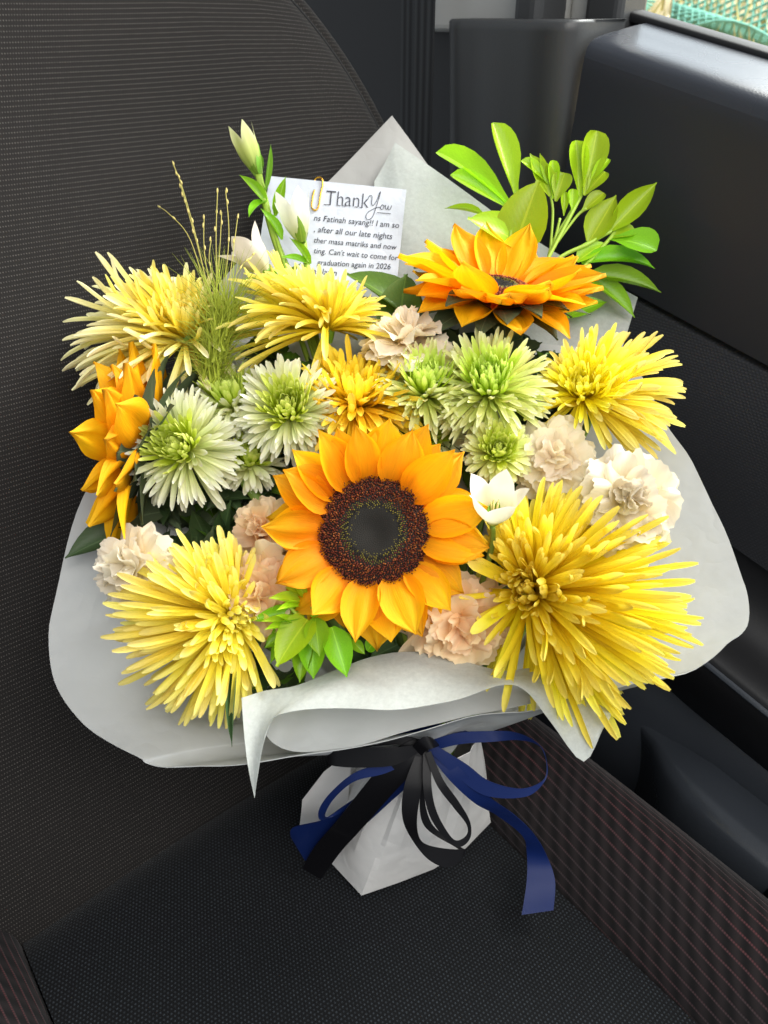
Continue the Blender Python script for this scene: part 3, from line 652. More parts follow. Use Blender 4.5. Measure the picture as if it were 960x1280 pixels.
# ------------------------------------------------------------------ sunflowers
ovate = lambda t: (0.42 + 0.58 * math.sin(math.pi * min(1, t * 1.02) ** 0.80 * 0.98)) * (1 if t < 0.62 else max(0.03, (1 - ((t - 0.62) / 0.38) ** 2.0))) 
SP = [petal('sun_petal', 0.036, 0.0235, ovate, lambda t, a=a, b=b: a + (b - a) * t, 'sun', 11, 9, c, rg * 1.5, 0.0026, 3, seed=i, twist=0.3 * math.sin(i * 2.1))
      for i, (a, b, c, rg) in enumerate(((0.25, -0.35, 0.30, 0.10), (0.3, -0.15, 0.45, 0.08), (0.1, 0.25, 0.25, 0.12), (0.35, -0.6, 0.15, 0.10), (0.2, -0.05, 0.5, 0.06), (0.15, -0.9, 0.2, 0.1)))]
CUPP = [petal('sun_petal', 0.036, 0.0235, ovate, lambda t, a=a, b=b: a + (b - a) * t, 'sun', 11, 9, c, 0.13, 0.0020, 3, seed=20 + i)
        for i, (a, b, c) in enumerate(((-0.1, 0.25, 0.3), (0.0, 0.1, 0.4), (-0.15, 0.4, 0.25), (0.1, -0.25, 0.3)))]
BR = [petal('bract_leaf', 0.030, 0.013, lambda t: (0.8 + 0.4 * math.sin(math.pi * t)) * (1 - t ** 2.2) + 0.02, lambda t, a=a: a - 1.1 * t * a, 'bract', 7, 5, 0.25, 0, 0.001, seed=40 + i) for i, a in enumerate((0.5, 0.8, 0.3))]
def disc_floret(mat):
    V = [Vector((math.cos(a) * 0.0006, math.sin(a) * 0.0006, 0)) for a in (0, 1.57, 3.14, 4.71)] + [Vector((math.cos(a) * 0.00045, math.sin(a) * 0.00045, 0.0022)) for a in (0, 1.57, 3.14, 4.71)] + [Vector((0, 0, 0.0029))]
    return V, [(0, 1, 5, 4), (1, 2, 6, 5), (2, 3, 7, 6), (3, 0, 4, 7), (4, 5, 8), (5, 6, 8), (6, 7, 8), (7, 4, 8)]
def sunflower(label, loc, axis, Rd, els, spin, scale=1.0, nl=(15, 15), cups=False, seed=0, dome=0.006, lean=None, pw=1.0):
    rd = random.Random(seed); m = frame(loc, axis, spin)
    t = thing('sunflower', label, 'sunflower', m, 'sunflowers in the bouquet')
    # domed disc
    rg = []
    for k in range(13):
        q = k / 12; r = Rd * (1 - q) + 0.0001; h = dome * (1 - (r / Rd) ** 2) - (0.004 * math.exp(-((r / Rd) / 0.30) ** 2) if True else 0)
        rg.append([Vector((r * math.cos(a), r * math.sin(a), h)) for a in [2 * math.pi * i / 40 for i in range(40)]])
    rg = [[Vector((Rd * 0.9 * math.cos(a), Rd * 0.9 * math.sin(a), -0.012)) for a in [2 * math.pi * i / 40 for i in range(40)]]] + rg
    link_disc = loft('disc', rg, 'disc_core', t, True)
    V, F, mi = [], [], []; V0, F0 = disc_floret('')
    n = 2100; ga = math.pi * (3 - math.sqrt(5))
    for i in range(n):
        q = math.sqrt((i + 0.5) / n); r = Rd * q; a = i * ga
        h = dome * (1 - q * q) - 0.004 * math.exp(-(q / 0.30) ** 2)
        if q > 0.60: s, lean, m_ = rd.uniform(0.85, 1.35), (rd.uniform(-.25, .25), rd.uniform(-.3, .5)), (0 if rd.random() < 0.72 else 1)
        elif q > 0.46: s, lean, m_ = rd.uniform(0.6, 0.9), (0, -0.5), (3 if rd.random() < 0.55 else (0 if q > .54 else 2))
        else: s, lean, m_ = 0.75, (0, -0.25), (2 if q < 0.38 or rd.random() < 0.7 else 3)
        mt = Matrix.Rotation(a, 4, 'Z') @ Matrix.Translation((r, 0, h - 0.0004)) @ Matrix.Rotation(lean[1] if q > .6 else lean[1], 4, 'Y') @ Matrix.Rotation(lean[0], 4, 'X') @ Matrix.Diagonal((s * .78, s * .78, s * (0.40 if q < 0.46 else 0.9), 1))
        b = len(V); V += [mt @ v for v in V0]; F += [tuple(b + x for x in f) for f in F0]; mi += [m_] * len(F0)
    me = mesh('florets', V, F, None, None)
    for x in ('floret_brown', 'floret_tip', 'floret_bud', 'floret_gold'): me.materials.append(M[x])
    me.polygons.foreach_set('material_index', mi); fo = link('florets', me, link_disc); fo['kind'] = 'stuff'
    lib = CUPP if cups else SP
    for ly, (cnt, el) in enumerate(zip(nl, els)):
        for i in range(cnt):
            az = 2 * math.pi * (i + 0.5 * (ly % 2) + rd.uniform(-0.2, 0.2)) / cnt
            dl = lean[1] * math.cos(az - lean[0]) if lean else 0.0
            link('petal', rd.choice(lib), t, place(az, el + dl + rd.uniform(-0.13, 0.13), Rd * 0.90, -0.001 - 0.0014 * ly + 0.0006 * (i % 2), scale * rd.uniform(0.86, 1.10), pw * scale * rd.uniform(0.88, 1.15), rd.uniform(-0.25, 0.25)))
    for i in range(26):
        link('bract', rd.choice(BR), t, place(2 * math.pi * i / 26 + rd.uniform(-.1, .1), (els[-1] if cups else -0.25) - 0.12 - 0.35 * (i % 2), Rd * 0.75, -0.007 - 0.002 * (i % 2), scale * rd.uniform(0.9, 1.25), scale * 1.5))
    # receptacle behind the disc
    rr = [[Vector((r * math.cos(a), r * math.sin(a), z)) for a in [2 * math.pi * i / 20 for i in range(20)]] for r, z in ((Rd * 0.95, -0.004), (Rd * 0.9, -0.010), (Rd * 0.6, -0.018), (Rd * 0.2, -0.026), (0.003, -0.034))]
    loft('receptacle', rr, 'bract', t, True)
    stem(t, m, Vector(loc) - axis.normalized() * 0.03, axis.normalized(), 0.0036); return t
SA = CV(0.02, 0.10, 1.0)
sunflower('wide open sunflower with dark brown centre, facing out of the middle', P(467, 664, 0.420), SA, 0.0308, (0.50, 0.20, 0.02), 0.1, 1.0, (13, 15, 10), seed=3)
SBx = CV(0.08, 0.84, 0.54)
sunflower('cupped sunflower facing upward in front of the tall green leaves', P(622, 362, 0.500), SBx, 0.0225, (0.46, 0.30, 0.04), 0.0, 1.28, (13, 14, 12), True, seed=5, lean=(0.0, 0.78), pw=0.88)
SCx = CV(-0.86, 0.26, 0.02)
sunflower('sunflower turned sideways to the backrest, its brown centre hidden', P(184, 562, 0.466), SCx, 0.0245, (0.60, 0.34, 0.05), 0.3, 1.22, (13, 15, 11), True, seed=8, pw=0.95)

# ------------------------------------------------------------------ spider mums
strap = lambda t: (0.62 + 0.38 * min(1, t * 1.6)) * (1 if t < 0.86 else math.sqrt(max(0.10, 1 - ((t - 0.86) / 0.14) ** 2)))
def ray_lib(mat, L=0.050, W=0.0042):
    return [petal('ray_petal', L, W, strap, f, mat, 11, 5, 0.75, 0, 0.0003, seed=i, twist=tw * 0.6) for i, (f, tw) in enumerate((
        (lambda t: 0.30 - 0.65 * t, 0.1), (lambda t: 0.0 + 0.55 * t, -0.2), (lambda t: 0.40 - 1.1 * t, 0.2), (lambda t: -0.1 + 1.0 * t * t, 0.15), (lambda t: 0.15 - 0.2 * t + 0.5 * max(0, t - .75), -0.1), (lambda t: -0.1 - 0.25 * t, 0.35)))]
LIB = {k: ray_lib(k) for k in ('mum', 'mum_bright', 'mum_gold', 'mum_pale')}
def join_copies(items):
    """one mesh from (mesh, matrix) copies, uv kept"""
    V, F, U = [], [], []
    for me, mt in items:
        b = len(V); V += [mt @ v.co for v in me.vertices]; F += [tuple(b + x for x in p.vertices) for p in me.polygons]; uvd = [None] * len(me.vertices)
        ul = me.uv_layers[0].data
        for lp in me.loops: uvd[lp.vertex_index] = tuple(ul[lp.index].uv)
        U += uvd
    return V, F, U
def spider(label, loc, axis, rad, n, mats, seed, thmax=1.75, thmin=0.05, wid=1.0, bias=None, extra=(), fill=130, cut=None, cutp=0.85):
    rd = random.Random(seed); m = frame(loc, axis, rd.uniform(0, 6)); ax = axis.normalized()
    t = thing('spider_chrysanthemum', label, 'chrysanthemum', m, 'yellow spider chrysanthemums')
    mi = m.inverted().to_3x3(); bl = (mi @ bias).normalized() if bias is not None else None
    ga = math.pi * (3 - math.sqrt(5)); small = []; N = n + fill
    # the short rays crowded round the heart are one mass, the long ones single petals
    for i in range(N):
        q = (i + 0.5) / N; th = thmin + (thmax - thmin) * q ** 0.62; az = i * ga + rd.uniform(-0.22, 0.22)
        ln = rad * (0.34 + 0.66 * min(1, th / 1.10) ** 1.1) * rd.uniform(0.82, 1.14)
        if bl is not None:
            d = Vector((math.cos(az) * math.sin(th), math.sin(az) * math.sin(th), math.cos(th))); ln *= 1 + 0.38 * d.dot(bl) * min(1, th)
        if cut is not None and th > 0.55:
            d = Vector((math.cos(az) * math.sin(th), math.sin(az) * math.sin(th), math.cos(th)))
            if d.dot(mi @ cut) > 0.30 + rd.uniform(-.15, .15) and rd.random() < cutp: continue
        lb = LIB[mats[0] if (len(mats) == 1 or th < 0.95 + rd.uniform(-.25, .25)) else mats[1]]
        if th < 0.6: me = lb[rd.choice((1, 3, 4))]
        elif th < 1.2: me = lb[rd.choice((0, 1, 4, 0, 3))]
        else: me = lb[rd.choice((0, 2, 5, 4, 0))]
        sx = ln / 0.050; el = math.pi / 2 - th + rd.uniform(-0.14, 0.14)
        core = rad * 0.10; h0 = core * math.cos(th) - 0.002; r0 = core * math.sin(th)
        mt = place(az, el, r0, h0, sx, wid * rd.uniform(0.8, 1.2) * min(1, 0.55 + 0.5 * sx), rd.uniform(-0.4, 0.4))
        if i < fill: small.append((me, mt))
        else: link('petal', me, t, mt)
    V, F, U = join_copies(small); h = link('inner_petals', mesh('inner_petals', V, F, U, mats[0]), t); h['kind'] = 'stuff'
    for (px, py, dd, w) in extra:           # stray rays that hang away from the head
        tip = m.inverted() @ P(px, py, dd); d = tip; az = math.atan2(d.y, d.x); el = math.asin(d.z / d.length)
        link('petal', LIB[mats[-1]][rd.choice((0, 4))], t, place(az, el, 0, 0, d.length / 0.050, w, rd.uniform(-0.3, 0.3)))
    rr = [[Vector((r * math.cos(a), r * math.sin(a), z)) for a in [2 * math.pi * i / 14 for i in range(14)]] for r, z in ((0.0005, rad * 0.09), (rad * .07, rad * 0.07), (rad * .10, 0), (rad * 0.09, -rad * .09), (0.003, -rad * 0.2))]
    loft('receptacle', rr, 'sepal', t, True)
    stem(t, m, Vector(loc) - ax * 0.005, ax, 0.0026); return t
spider('largest bright yellow spider chrysanthemum, hanging over the front paper beside a peach carnation', P(664, 738, 0.430), CV(-0.32, 0.10, 0.85), 0.059, 295, ('mum_bright',), 21, 1.80, bias=CV(0.60, -0.25, 0), wid=1.0, fill=330, cut=CV(-0.9, -0.35, 0), cutp=0.9, extra=((622, 858, .41, 1.5), (582, 700, .41, 1.5), (590, 790, .405, 1.7), (730, 918, .405, 1.6), (700, 900, .405, 1.6), (775, 920, .41, 1.6)))
spider('yellow spider chrysanthemum with long drooping petals between white and peach carnations', P(291, 770, 0.428), CV(0.40, 0.0, 0.85), 0.045, 295, ('mum',), 22, 1.8, bias=CV(-0.75, -0.2, 0), wid=0.95, fill=170, cut=CV(0.95, 0.0, 0), cutp=0.95,
       extra=((345, 858, 0.405, 1.3), (292, 903, 0.400, 1.3), (246, 898, 0.402, 1.1), (208, 890, 0.405, 1.0), (330, 800, .41, 1.1)))
spider('yellow spider chrysanthemum above the creamy white carnations, spreading past the paper edge', P(728, 496, 0.468), CV(-0.25, 0.42, 0.75), 0.041, 280, ('mum_bright', 'mum'), 23, 1.75, bias=CV(0.85, -0.25, 0), wid=0.9, fill=180, cut=CV(-0.6, -0.8, 0), cutp=0.85,
       extra=((655, 522, .45, 1.3), (706, 562, .45, 1.3), (800, 584, .455, 1.1)))
spider('upward facing yellow spider chrysanthemum standing in front of the thank you card', P(410, 410, 0.490), CV(0.05, 0.93, 0.34), 0.047, 260, ('mum',), 24, 1.6, bias=CV(-0.45, -0.1, 0.3), wid=1.0, fill=120, cut=CV(0.3, -0.9, 0.3), cutp=0.6,
       extra=((402, 482, .47, 1.5), (392, 470, .47, 1.3), (300, 466, .475, 1.0)))
spider('golden spider chrysanthemum half hidden directly behind the open sunflower', P(445, 508, 0.472), CV(0.0, 0.75, 0.6), 0.039, 200, ('mum_gold',), 25, 1.7, wid=1.15)
spider('pale tipped yellow spider chrysanthemum behind the fine grass plume near the backrest', P(232, 422, 0.481), CV(0.12, 0.52, 0.62), 0.0475, 285, ('mum', 'mum_pale'), 26, 1.8, bias=CV(-0.85, -0.30, 0.1), wid=0.95, fill=180, cut=CV(0.8, -0.6, 0.2), cutp=0.85,
       extra=((148, 518, .475, 1.0), (232, 500, .465, 1.1), (112, 505, .48, 1.0), (95, 480, .485, 1.0)))

# ------------------------------------------------------------------ white-green spray mums
flat = lambda t: (0.5 + 0.5 * min(1, t * 1.6)) * (1 if t < 0.80 else math.sqrt(max(0.08, 1 - ((t - 0.80) / 0.20) ** 2)))
def small_lib(mat): return [petal('floret', 0.026, 0.0033, flat, f, mat, 7, 3, 0.55, seed=i) for i, f in enumerate((lambda t: 0.2 - 0.5 * t, lambda t: 0.1 + 0.5 * t, lambda t: -0.1 + 1.0 * t, lambda t: 0.0 - 0.3 * t))]
SL = {k: small_lib(k) for k in ('green_in', 'green_out', 'lime_out')}
def spray(label, loc, axis, rad, n, outer, seed, thmax=1.75, wid=1.0, strays=0):
    rd = random.Random(seed); m = frame(loc, axis, rd.uniform(0, 6)); ax = axis.normalized()
    t = thing('spray_chrysanthemum', label, 'chrysanthemum', m, 'small green and white chrysanthemums')
    ga = math.pi * (3 - math.sqrt(5)); IV, IF, IU = [], [], []
    for i in range(n + 130):
        q = (i + 0.5) / (n + 130); th = 0.03 + (thmax - 0.03) * q ** 0.6; az = i * ga + rd.uniform(-.15, .15)
        ln = rad * (0.42 + 0.58 * min(1, th / 1.2)) * rd.uniform(0.82, 1.12); inner = i < 130
        lb = SL['green_in'] if th < 0.66 + rd.uniform(-.12, .12) else SL[outer]
        me = lb[rd.choice((1, 2))] if th < 0.7 else lb[rd.choice((0, 1, 3) if th > 1.2 else (0, 1))]
        sx = ln / 0.026; mt = place(az, math.pi / 2 - th + rd.uniform(-0.08, 0.08), rad * 0.14 * math.sin(th), rad * 0.14 * math.cos(th), sx, wid * rd.uniform(0.85, 1.15), rd.uniform(-0.3, 0.3))
        if inner:
            b = len(IV); me = (SL['green_in'] if th < 1.0 else SL[outer])[rd.choice((1, 2))]; IV += [mt @ v.co for v in me.vertices]; IF += [tuple(b + x for x in p.vertices) for p in me.polygons]
            uvd = {}
            for lp in me.loops: uvd[lp.vertex_index] = tuple(me.uv_layers[0].data[lp.index].uv)
            IU += [uvd[k] for k in range(len(me.vertices))]
        else: link('petal', me, t, mt)
    for i in range(strays):
        link('petal', SL['green_out'][3], t, place(rd.uniform(0, 6.28), -0.15 - 0.3 * rd.random(), rad * 0.1, -rad * 0.1, rad * 1.25 / 0.026, wid * 1.25, rd.uniform(-0.3, 0.3)))
    ce = link('center', mesh('center', IV, IF, IU, 'green_in'), t); ce['kind'] = 'stuff'
    rr = [[Vector((r * math.cos(a), r * math.sin(a), z)) for a in [2 * math.pi * i / 14 for i in range(14)]] for r, z in ((0.0004, rad * 0.13), (rad * .10, rad * 0.10), (rad * .15, 0), (rad * 0.14, -rad * .12), (0.002, -rad * 0.35))]
    loft('receptacle', rr, 'sepal', t, True)
    stem(t, m, Vector(loc) - ax * 0.004, ax, 0.0019); return t
spray('white tipped green chrysanthemum with stray petals beside the sideways sunflower', P(230, 562, 0.452), CV(-0.12, 0.12, 0.95), 0.031, 190, 'green_out', 31, strays=9)
spray('white tipped green chrysanthemum with bright lime centre behind the open sunflower', P(362, 516, 0.458), CV(-0.02, 0.25, 0.9), 0.0290, 190, 'green_out', 32, strays=6)
spray('pale green chrysanthemum tucked under the fine grass plume', P(292, 508, 0.472), CV(-0.1, 0.7, 0.6), 0.0255, 160, 'green_out', 33, strays=3)
spray('small white green chrysanthemum seen from its underside below the pale green one', P(312, 578, 0.470), CV(0.15, 0.45, 0.6), 0.0195, 130, 'green_out', 34)
spray('lime green chrysanthemum below the peach tinted carnation', P(532, 492, 0.470), CV(0.0, 0.60, 0.7), 0.0300, 200, 'lime_out', 35)
spray('fullest lime green chrysanthemum under the upward facing sunflower', P(612, 490, 0.464), CV(-0.12, 0.42, 0.8), 0.0340, 230, 'lime_out', 36)
spray('smallest lime green chrysanthemum just above the white bell flower', P(622, 566, 0.452), CV(-0.05, 0.25, 0.9), 0.0185, 130, 'lime_out', 37)
spray('half hidden greenish white chrysanthemum behind the top of the open sunflower', P(545, 545, 0.485), CV(-0.1, 0.4, 0.7), 0.020, 80, 'green_out', 38)

# ------------------------------------------------------------------ carnations
def carn_petal(mat, seed, out, L=0.034, W=0.040):
    """claw running up the axis, then a fan blade that bends outward by the angle out, with a frilled edge"""
    rd = random.Random(seed); nl, nw = 12, 19; V, uv = [], []; ph = [rd.uniform(0, 6.28) for _ in range(6)]; x = z = 0.0; st = L / (nl - 1)
    for i in range(nl):
        t = i / (nl - 1); k = max(0.0, min(1.0, (t - 0.18) / 0.62)); a = -out * (3 * k * k - 2 * k ** 3)
        if i: x += st * math.cos(a); z += st * math.sin(a)
        fan = 0.14 + 0.86 * math.sin(min(1, t * 1.08) * 1.57) ** 1.5
        for j in range(nw):
            s = -1 + 2 * j / (nw - 1)
            edge = max(0, (t - 0.78) / 0.22)
            ser = (0.016 * (1 if j % 2 else -1) + 0.035 * math.sin(7 * s + ph[0])) * edge - 0.16 * s * s * t
            rf = t ** 2.2 * (0.0036 * math.sin(3.6 * s + ph[1]) + 0.0020 * math.sin(7.0 * s + ph[2] + 2 * t) + 0.0007 * math.sin(13 * s + ph[3]) * t) + 0.0022 * s * s * t
            dx = ser * L
            V.append(Vector((x + dx * math.cos(a) - rf * math.sin(a), W / 2 * fan * s, z + dx * math.sin(a) + rf * math.cos(a)))); uv.append((t, (s + 1) / 2))
    return mesh('carnation_petal', V, grid(nl, nw), uv, mat)
CL = {k: [[carn_petal(k, 60 + i + 10 * q, o_ + 0.18 * (i - 1.5)) for i in range(4)] for q, o_ in enumerate((0.60, 0.95, 1.35, 1.75))] for k in ('carn_white', 'carn_cream', 'carn_peach')}
def carnation(label, loc, axis, rad, mat, seed, n=34, thmax=1.6, flat_=1.0):
    rd = random.Random(seed); m = frame(loc, axis, rd.uniform(0, 6)); ax = axis.normalized()
    t = thing('carnation', label, 'carnation', m, 'white and peach carnations'); ga = math.pi * (3 - math.sqrt(5))
    for i in range(n):
        q = (i + 0.5) / n; az = i * ga + rd.uniform(-.3, .3); lay = min(3, int(q * 4.2 + rd.uniform(-.3, .3)) if q > 0.1 else 0)
        sx = rad / 0.0275 * (0.84 + 0.18 * q) * rd.uniform(0.92, 1.08)
        link('petal', rd.choice(CL[mat][max(0, lay)]), t, place(az, 1.50 - 0.22 * q + rd.uniform(-.1, .1), rad * (0.02 + 0.10 * q) - (rad * 0.20 if lay <= 0 else 0.0), -rad * (0.50 + 0.34 * q), sx, sx * rd.uniform(0.78, 1.05) * (0.55 + 0.55 * q), rd.uniform(-0.6, 0.6) * (1.3 - q)))
    cal = [[Vector((r * math.cos(a), r * math.sin(a), z)) for a in [2 * math.pi * i / 12 for i in range(12)]] for r, z in ((0.0075, -rad * 0.42), (0.008, -rad * .5), (0.0065, -rad * 0.85), (0.004, -rad * 1.05), (0.0022, -rad * 1.1))]
    loft('calyx', cal, 'sepal', t, True)
    stem(t, m, Vector(loc) - ax * rad * 1.05, ax, 0.0021, back=0.02); return t
carnation('large creamy white ruffled carnation in front of the open side of the paper', P(786, 622, 0.404), CV(-0.10, 0.12, 0.95), 0.0268, 'carn_white', 41, 27)
carnation('cream carnation half covered by drooping yellow petals beside the whiter one', P(690, 572, 0.448), CV(-0.30, 0.10, 0.9), 0.0250, 'carn_cream', 42, 24)
carnation('crumpled white carnation low by the sideways sunflower', P(158, 708, 0.420), CV(-0.30, 0.20, 0.80), 0.0245, 'carn_white', 43, 25)
carnation('peach carnation under the open sunflower, partly covered by bright yellow petals', P(574, 786, 0.428), CV(-0.05, -0.15, 0.95), 0.0310, 'carn_peach', 44, 28)
carnation('peach carnation squeezed between the drooping yellow chrysanthemum and green sprig', P(326, 750, 0.424), CV(-0.1, -0.05, 0.95), 0.0270, 'carn_peach', 45, 25)
carnation('dusky peach carnation mostly hidden behind the petals of the open sunflower', P(325, 662, 0.452), CV(-0.3, 0.2, 0.9), 0.0215, 'carn_peach', 46, 24)
carnation('cream carnation seen from the side below the upward facing sunflower', P(506, 414, 0.476), CV(-0.05, 0.80, 0.50), 0.0285, 'carn_cream', 47, 25)

# ------------------------------------------------------------------ bell flowers (white, pointed lobes)
def bell_geo(L, R0, flare, lobes=5, open_=1.0, seed=0, mat='bell'):
    rd = random.Random(seed); V, uv = [], []; n, m = 13, 50
    for i in range(n):
        t = i / (n - 1)
        for j in range(m):
            a = 2 * math.pi * j / m; lobe = 1 - abs(((a * lobes / (2 * math.pi)) % 1) * 2 - 1)            # 1 at lobe middle
            tt = t if t < 0.55 else 0.55 + (t - 0.55) * (0.22 + 0.78 * lobe ** 0.85)
            r = R0 * (0.30 + 0.70 * math.sin(min(1, tt * 1.7) * math.pi / 2)) + flare * max(0, tt - 0.55) ** 1.6 * open_ * 4
            r *= 1 + 0.05 * math.cos(lobes * a) ; z = L * tt - flare * 0.6 * max(0, tt - 0.8) * open_
            V.append(Vector((r * math.cos(a), r * math.sin(a), z))); uv.append((t, j / m))
    F = [(i * m + j, i * m + (j + 1) % m, (i + 1) * m + (j + 1) % m, (i + 1) * m + j) for i in range(n - 1) for j in range(m)]
    return mesh('corolla', V, F, uv, mat)
SEP = [petal('sepal_leaf', 0.014, 0.0055, lambda t: (0.7 + 0.5 * math.sin(math.pi * t)) * (1 - t ** 2.5) + 0.02, lambda t, a=a: a + 0.4 * t, 'sepal', 6, 5, 0.5, seed=70 + i) for i, a in enumerate((0.0, -0.2, 0.25))]
def bell(label, loc, axis, L, R0, flare, open_, mat, seed, stem_pts_=None, sep=1.0, sr=0.0018):
    rd = random.Random(seed); m = frame(loc, axis, rd.uniform(0, 6)); ax = axis.normalized()
    t = thing('bell_flower', label, 'bell flower', m, 'white bell flowers')
    link('corolla', bell_geo(L, R0, flare, 5, open_, seed, mat), t)
    for i in range(5): link('sepal', rd.choice(SEP), t, place(2 * math.pi * i / 5 + 0.3, 1.05 + rd.uniform(-.15, .15), R0 * 0.28, -0.001, sep * rd.uniform(.9, 1.1), sep * 1.1))
    if open_ > 0.6:
        V, F = [], []
        for i in range(5):
            a = 2 * math.pi * i / 5; tube_geo([Vector((0.0008 * math.cos(a), 0.0008 * math.sin(a), 0)), Vector((0.002 * math.cos(a), 0.002 * math.sin(a), L * .55))], 0.0005, 5, V, F)
        so = link('stamen', mesh('stamen', V, F, None, 'seed'), t); so['kind'] = 'stuff'
    if stem_pts_: tube('stem', [Vector(q) for q in crom([tuple(q) for q in stem_pts_], 5)], sr, 'stem_lime', t, 6, m.inverted())
    else: stem(t, m, Vector(loc), ax, sr)
    return t
j0 = NECK + Vector((0.004, 0.002, 0))
bell('open white bell flower with pointed lobes beside the open sunflower', P(616, 652, 0.412), CV(0.0, 0.68, 0.56), 0.0245, 0.0112, 0.0058, 1.0, 'bell', 51)
bell('closed creamy bell flower on a tall stem covering the card corner', P(377, 302, 0.516), CV(-0.22, 0.95, 0.12), 0.0330, 0.0098, 0.006, 0.6, 'bell', 52, [P(379, 301, .520), P(384, 335, .520), P(388, 375, .518), P(410, 480, .510), NECK], 1.25, 0.0022)
bell('pale blush bell flower leaning toward the backrest beside the card', P(332, 340, 0.500), CV(-0.62, 0.72, 0.15), 0.0275, 0.0105, 0.010, 0.7, 'bell_blush', 53, [P(338, 338, .512), P(352, 372, .512), P(375, 420, .512), NECK], 1.3, 0.002)
t = bell('tall unopened greenish bell bud above the card', P(323, 218, 0.520), CV(-0.36, 0.90, 0.10), 0.0340, 0.0075, 0.004, 0.4, 'bell_lime', 54, [P(323, 219, .520), P(331, 252, .520), P(344, 300, .519), P(362, 345, .517), P(382, 400, .512), NECK], 1.5, 0.0026)
inv54 = t.matrix_basis.inverted()

# ------------------------------------------------------------------ leaves
def leaf_mesh(kind, mat, seed=0, bend=0.0):
    wf = {'obovate': lambda t: (0.12 + 0.88 * (0.5 - 0.5 * math.cos(math.pi * min(1, t / 0.66))) ** 0.8) * (1 if t < .66 else math.sqrt(max(0.004, 1 - ((t - .66) / .34) ** 2.2))),
          'lance': lambda t: math.sin(math.pi * min(0.995, t + 0.03) ** 0.85) ** 0.9 + 0.02,
          'broad': lambda t: math.sin(math.pi * min(0.99, t + 0.05) ** 0.70) ** 0.65 + 0.02}[kind]
    return petal('leaf_blade', 1.0, 1.0, wf, lambda t: 0.20 * bend + bend * (0.4 - t), mat, 9, 7, 0.28, 0, 0.0, seed=seed)
LEAFS = {(k, m_, b): leaf_mesh(k, m_, 3, b) for k in ('obovate', 'lance', 'broad') for m_ in ('leaf_lime', 'leaf_fresh', 'leaf_dark', 'leaf_mid', 'sepal', 'bract') for b in (0.0, 0.5, 1.0, -0.6)}
def leaf(parent, a, b, width, mat, kind='obovate', face=None, bend=0.5, inv=None, roll=0.0):
    """leaf from point a to tip b"""
    d = b - a; L = d.length; x = d.normalized(); f = face or (-FW * 0.8 + UP * 0.5)
    z = (f - x * f.dot(x)).normalized(); y = z.cross(x)
    m = Matrix((x, y, z)).transposed().to_4x4() @ Matrix.Rotation(roll, 4, 'X'); m.translation = a
    m = m @ Matrix.Diagonal((L * (1 + 0.06 * abs(bend)), width, L, 1))
    return link('leaf', LEAFS[(kind, mat, bend)], parent, (inv @ m) if inv is not None else m)
def sprig(name, label, stems, leaves, base, mat_stem='stem_lime', cat='foliage', group='green leaf sprigs', root=None):
    """stems: pixel paths with depth; leaves: (ax,ay,ad,bx,by,bd,width,mat,kind,bend,roll)"""
    m = Matrix.Translation(base); t = thing(name, label, cat, m, group); i_ = m.inverted()
    for pts, r in stems:
        tube('stem', [Vector(q) for q in crom([tuple(P(*q)) for q in pts] + ([tuple(root)] if root is not None else []), 5)], r, mat_stem, t, 6, i_); root = None
    for L in leaves:
        ax_, ay, ad, bx, by, bd, w, mt, kd, be, ro = L
        leaf(t, P(ax_, ay, ad), P(bx, by, bd), w, mt, kd, None, be, i_, ro)
    return t
D = 0.540
def c4(x, y): return 540 + x * 0.3021, 140 + y * 0.3021
def LF(ax_, ay, bx, by, wpx, mt='leaf_lime', kd='obovate', be=0.5, ro=0.0, da=0.0, db=0.0):
    a, b = c4(ax_, ay), c4(bx, by); return (a[0], a[1], D + da, b[0], b[1], D + db, wpx * 1.4 * 0.3021 / 960 * D, mt, kd, be, ro)
sprig('leafy_sprig', 'tall bright green sprig with spoon shaped leaves above the upward facing sunflower', [([(*c4(400, 640), .536), (*c4(345, 550), .538), (*c4(340, 400), .541)], 0.0013)],
      [LF(335, 405, 22, 180, 78, da=0, db=.01), LF(335, 410, 75, 262, 70, be=0.0, db=-.005), LF(350, 365, 252, 45, 90, be=0.0, ro=.3), LF(345, 560, 440, 290, 150, kd='broad', be=0.5, db=-.01), LF(350, 540, 150, 445, 110, kd='broad', ro=-.2, db=-.012), LF(215, 430, 55, 402, 26, kd='lance')], P(640, 400, .536), root=P(618, 450, .520))
sprig('leafy_sprig', 'upright cluster of narrow pale green stalks with small rounded leaves by the pillar', [([(*c4(470, 660), .536), (*c4(500, 540), .540), (*c4(560, 440), .542), (*c4(620, 340), .543)], 0.0013), ([(*c4(490, 570), .539), (*c4(500, 420), .540), (*c4(492, 350), .541)], 0.0009), ([(*c4(510, 550), .539), (*c4(600, 430), .540), (*c4(640, 400), .538)], 0.001), ([(*c4(500, 560), .539), (*c4(530, 440), .538)], 0.0009)],
      [LF(610, 350, 596, 118, 62, be=0.0), LF(630, 345, 682, 78, 84, be=0.0, ro=.2), LF(640, 340, 715, 250, 56), LF(650, 300, 730, 198, 36), LF(615, 420, 712, 335, 50, be=0.0), LF(500, 360, 500, 200, 36, be=0.0), LF(490, 350, 405, 172, 70, kd='lance', be=0.0), LF(480, 300, 370, 205, 46), LF(512, 370, 548, 255, 62), LF(545, 430, 550, 330, 26, be=0.0), LF(580, 410, 582, 318, 34, be=0.0), LF(470, 290, 446, 170, 24, kd='lance', be=0.0)], P(660, 410, .536), root=P(618, 450, .520))
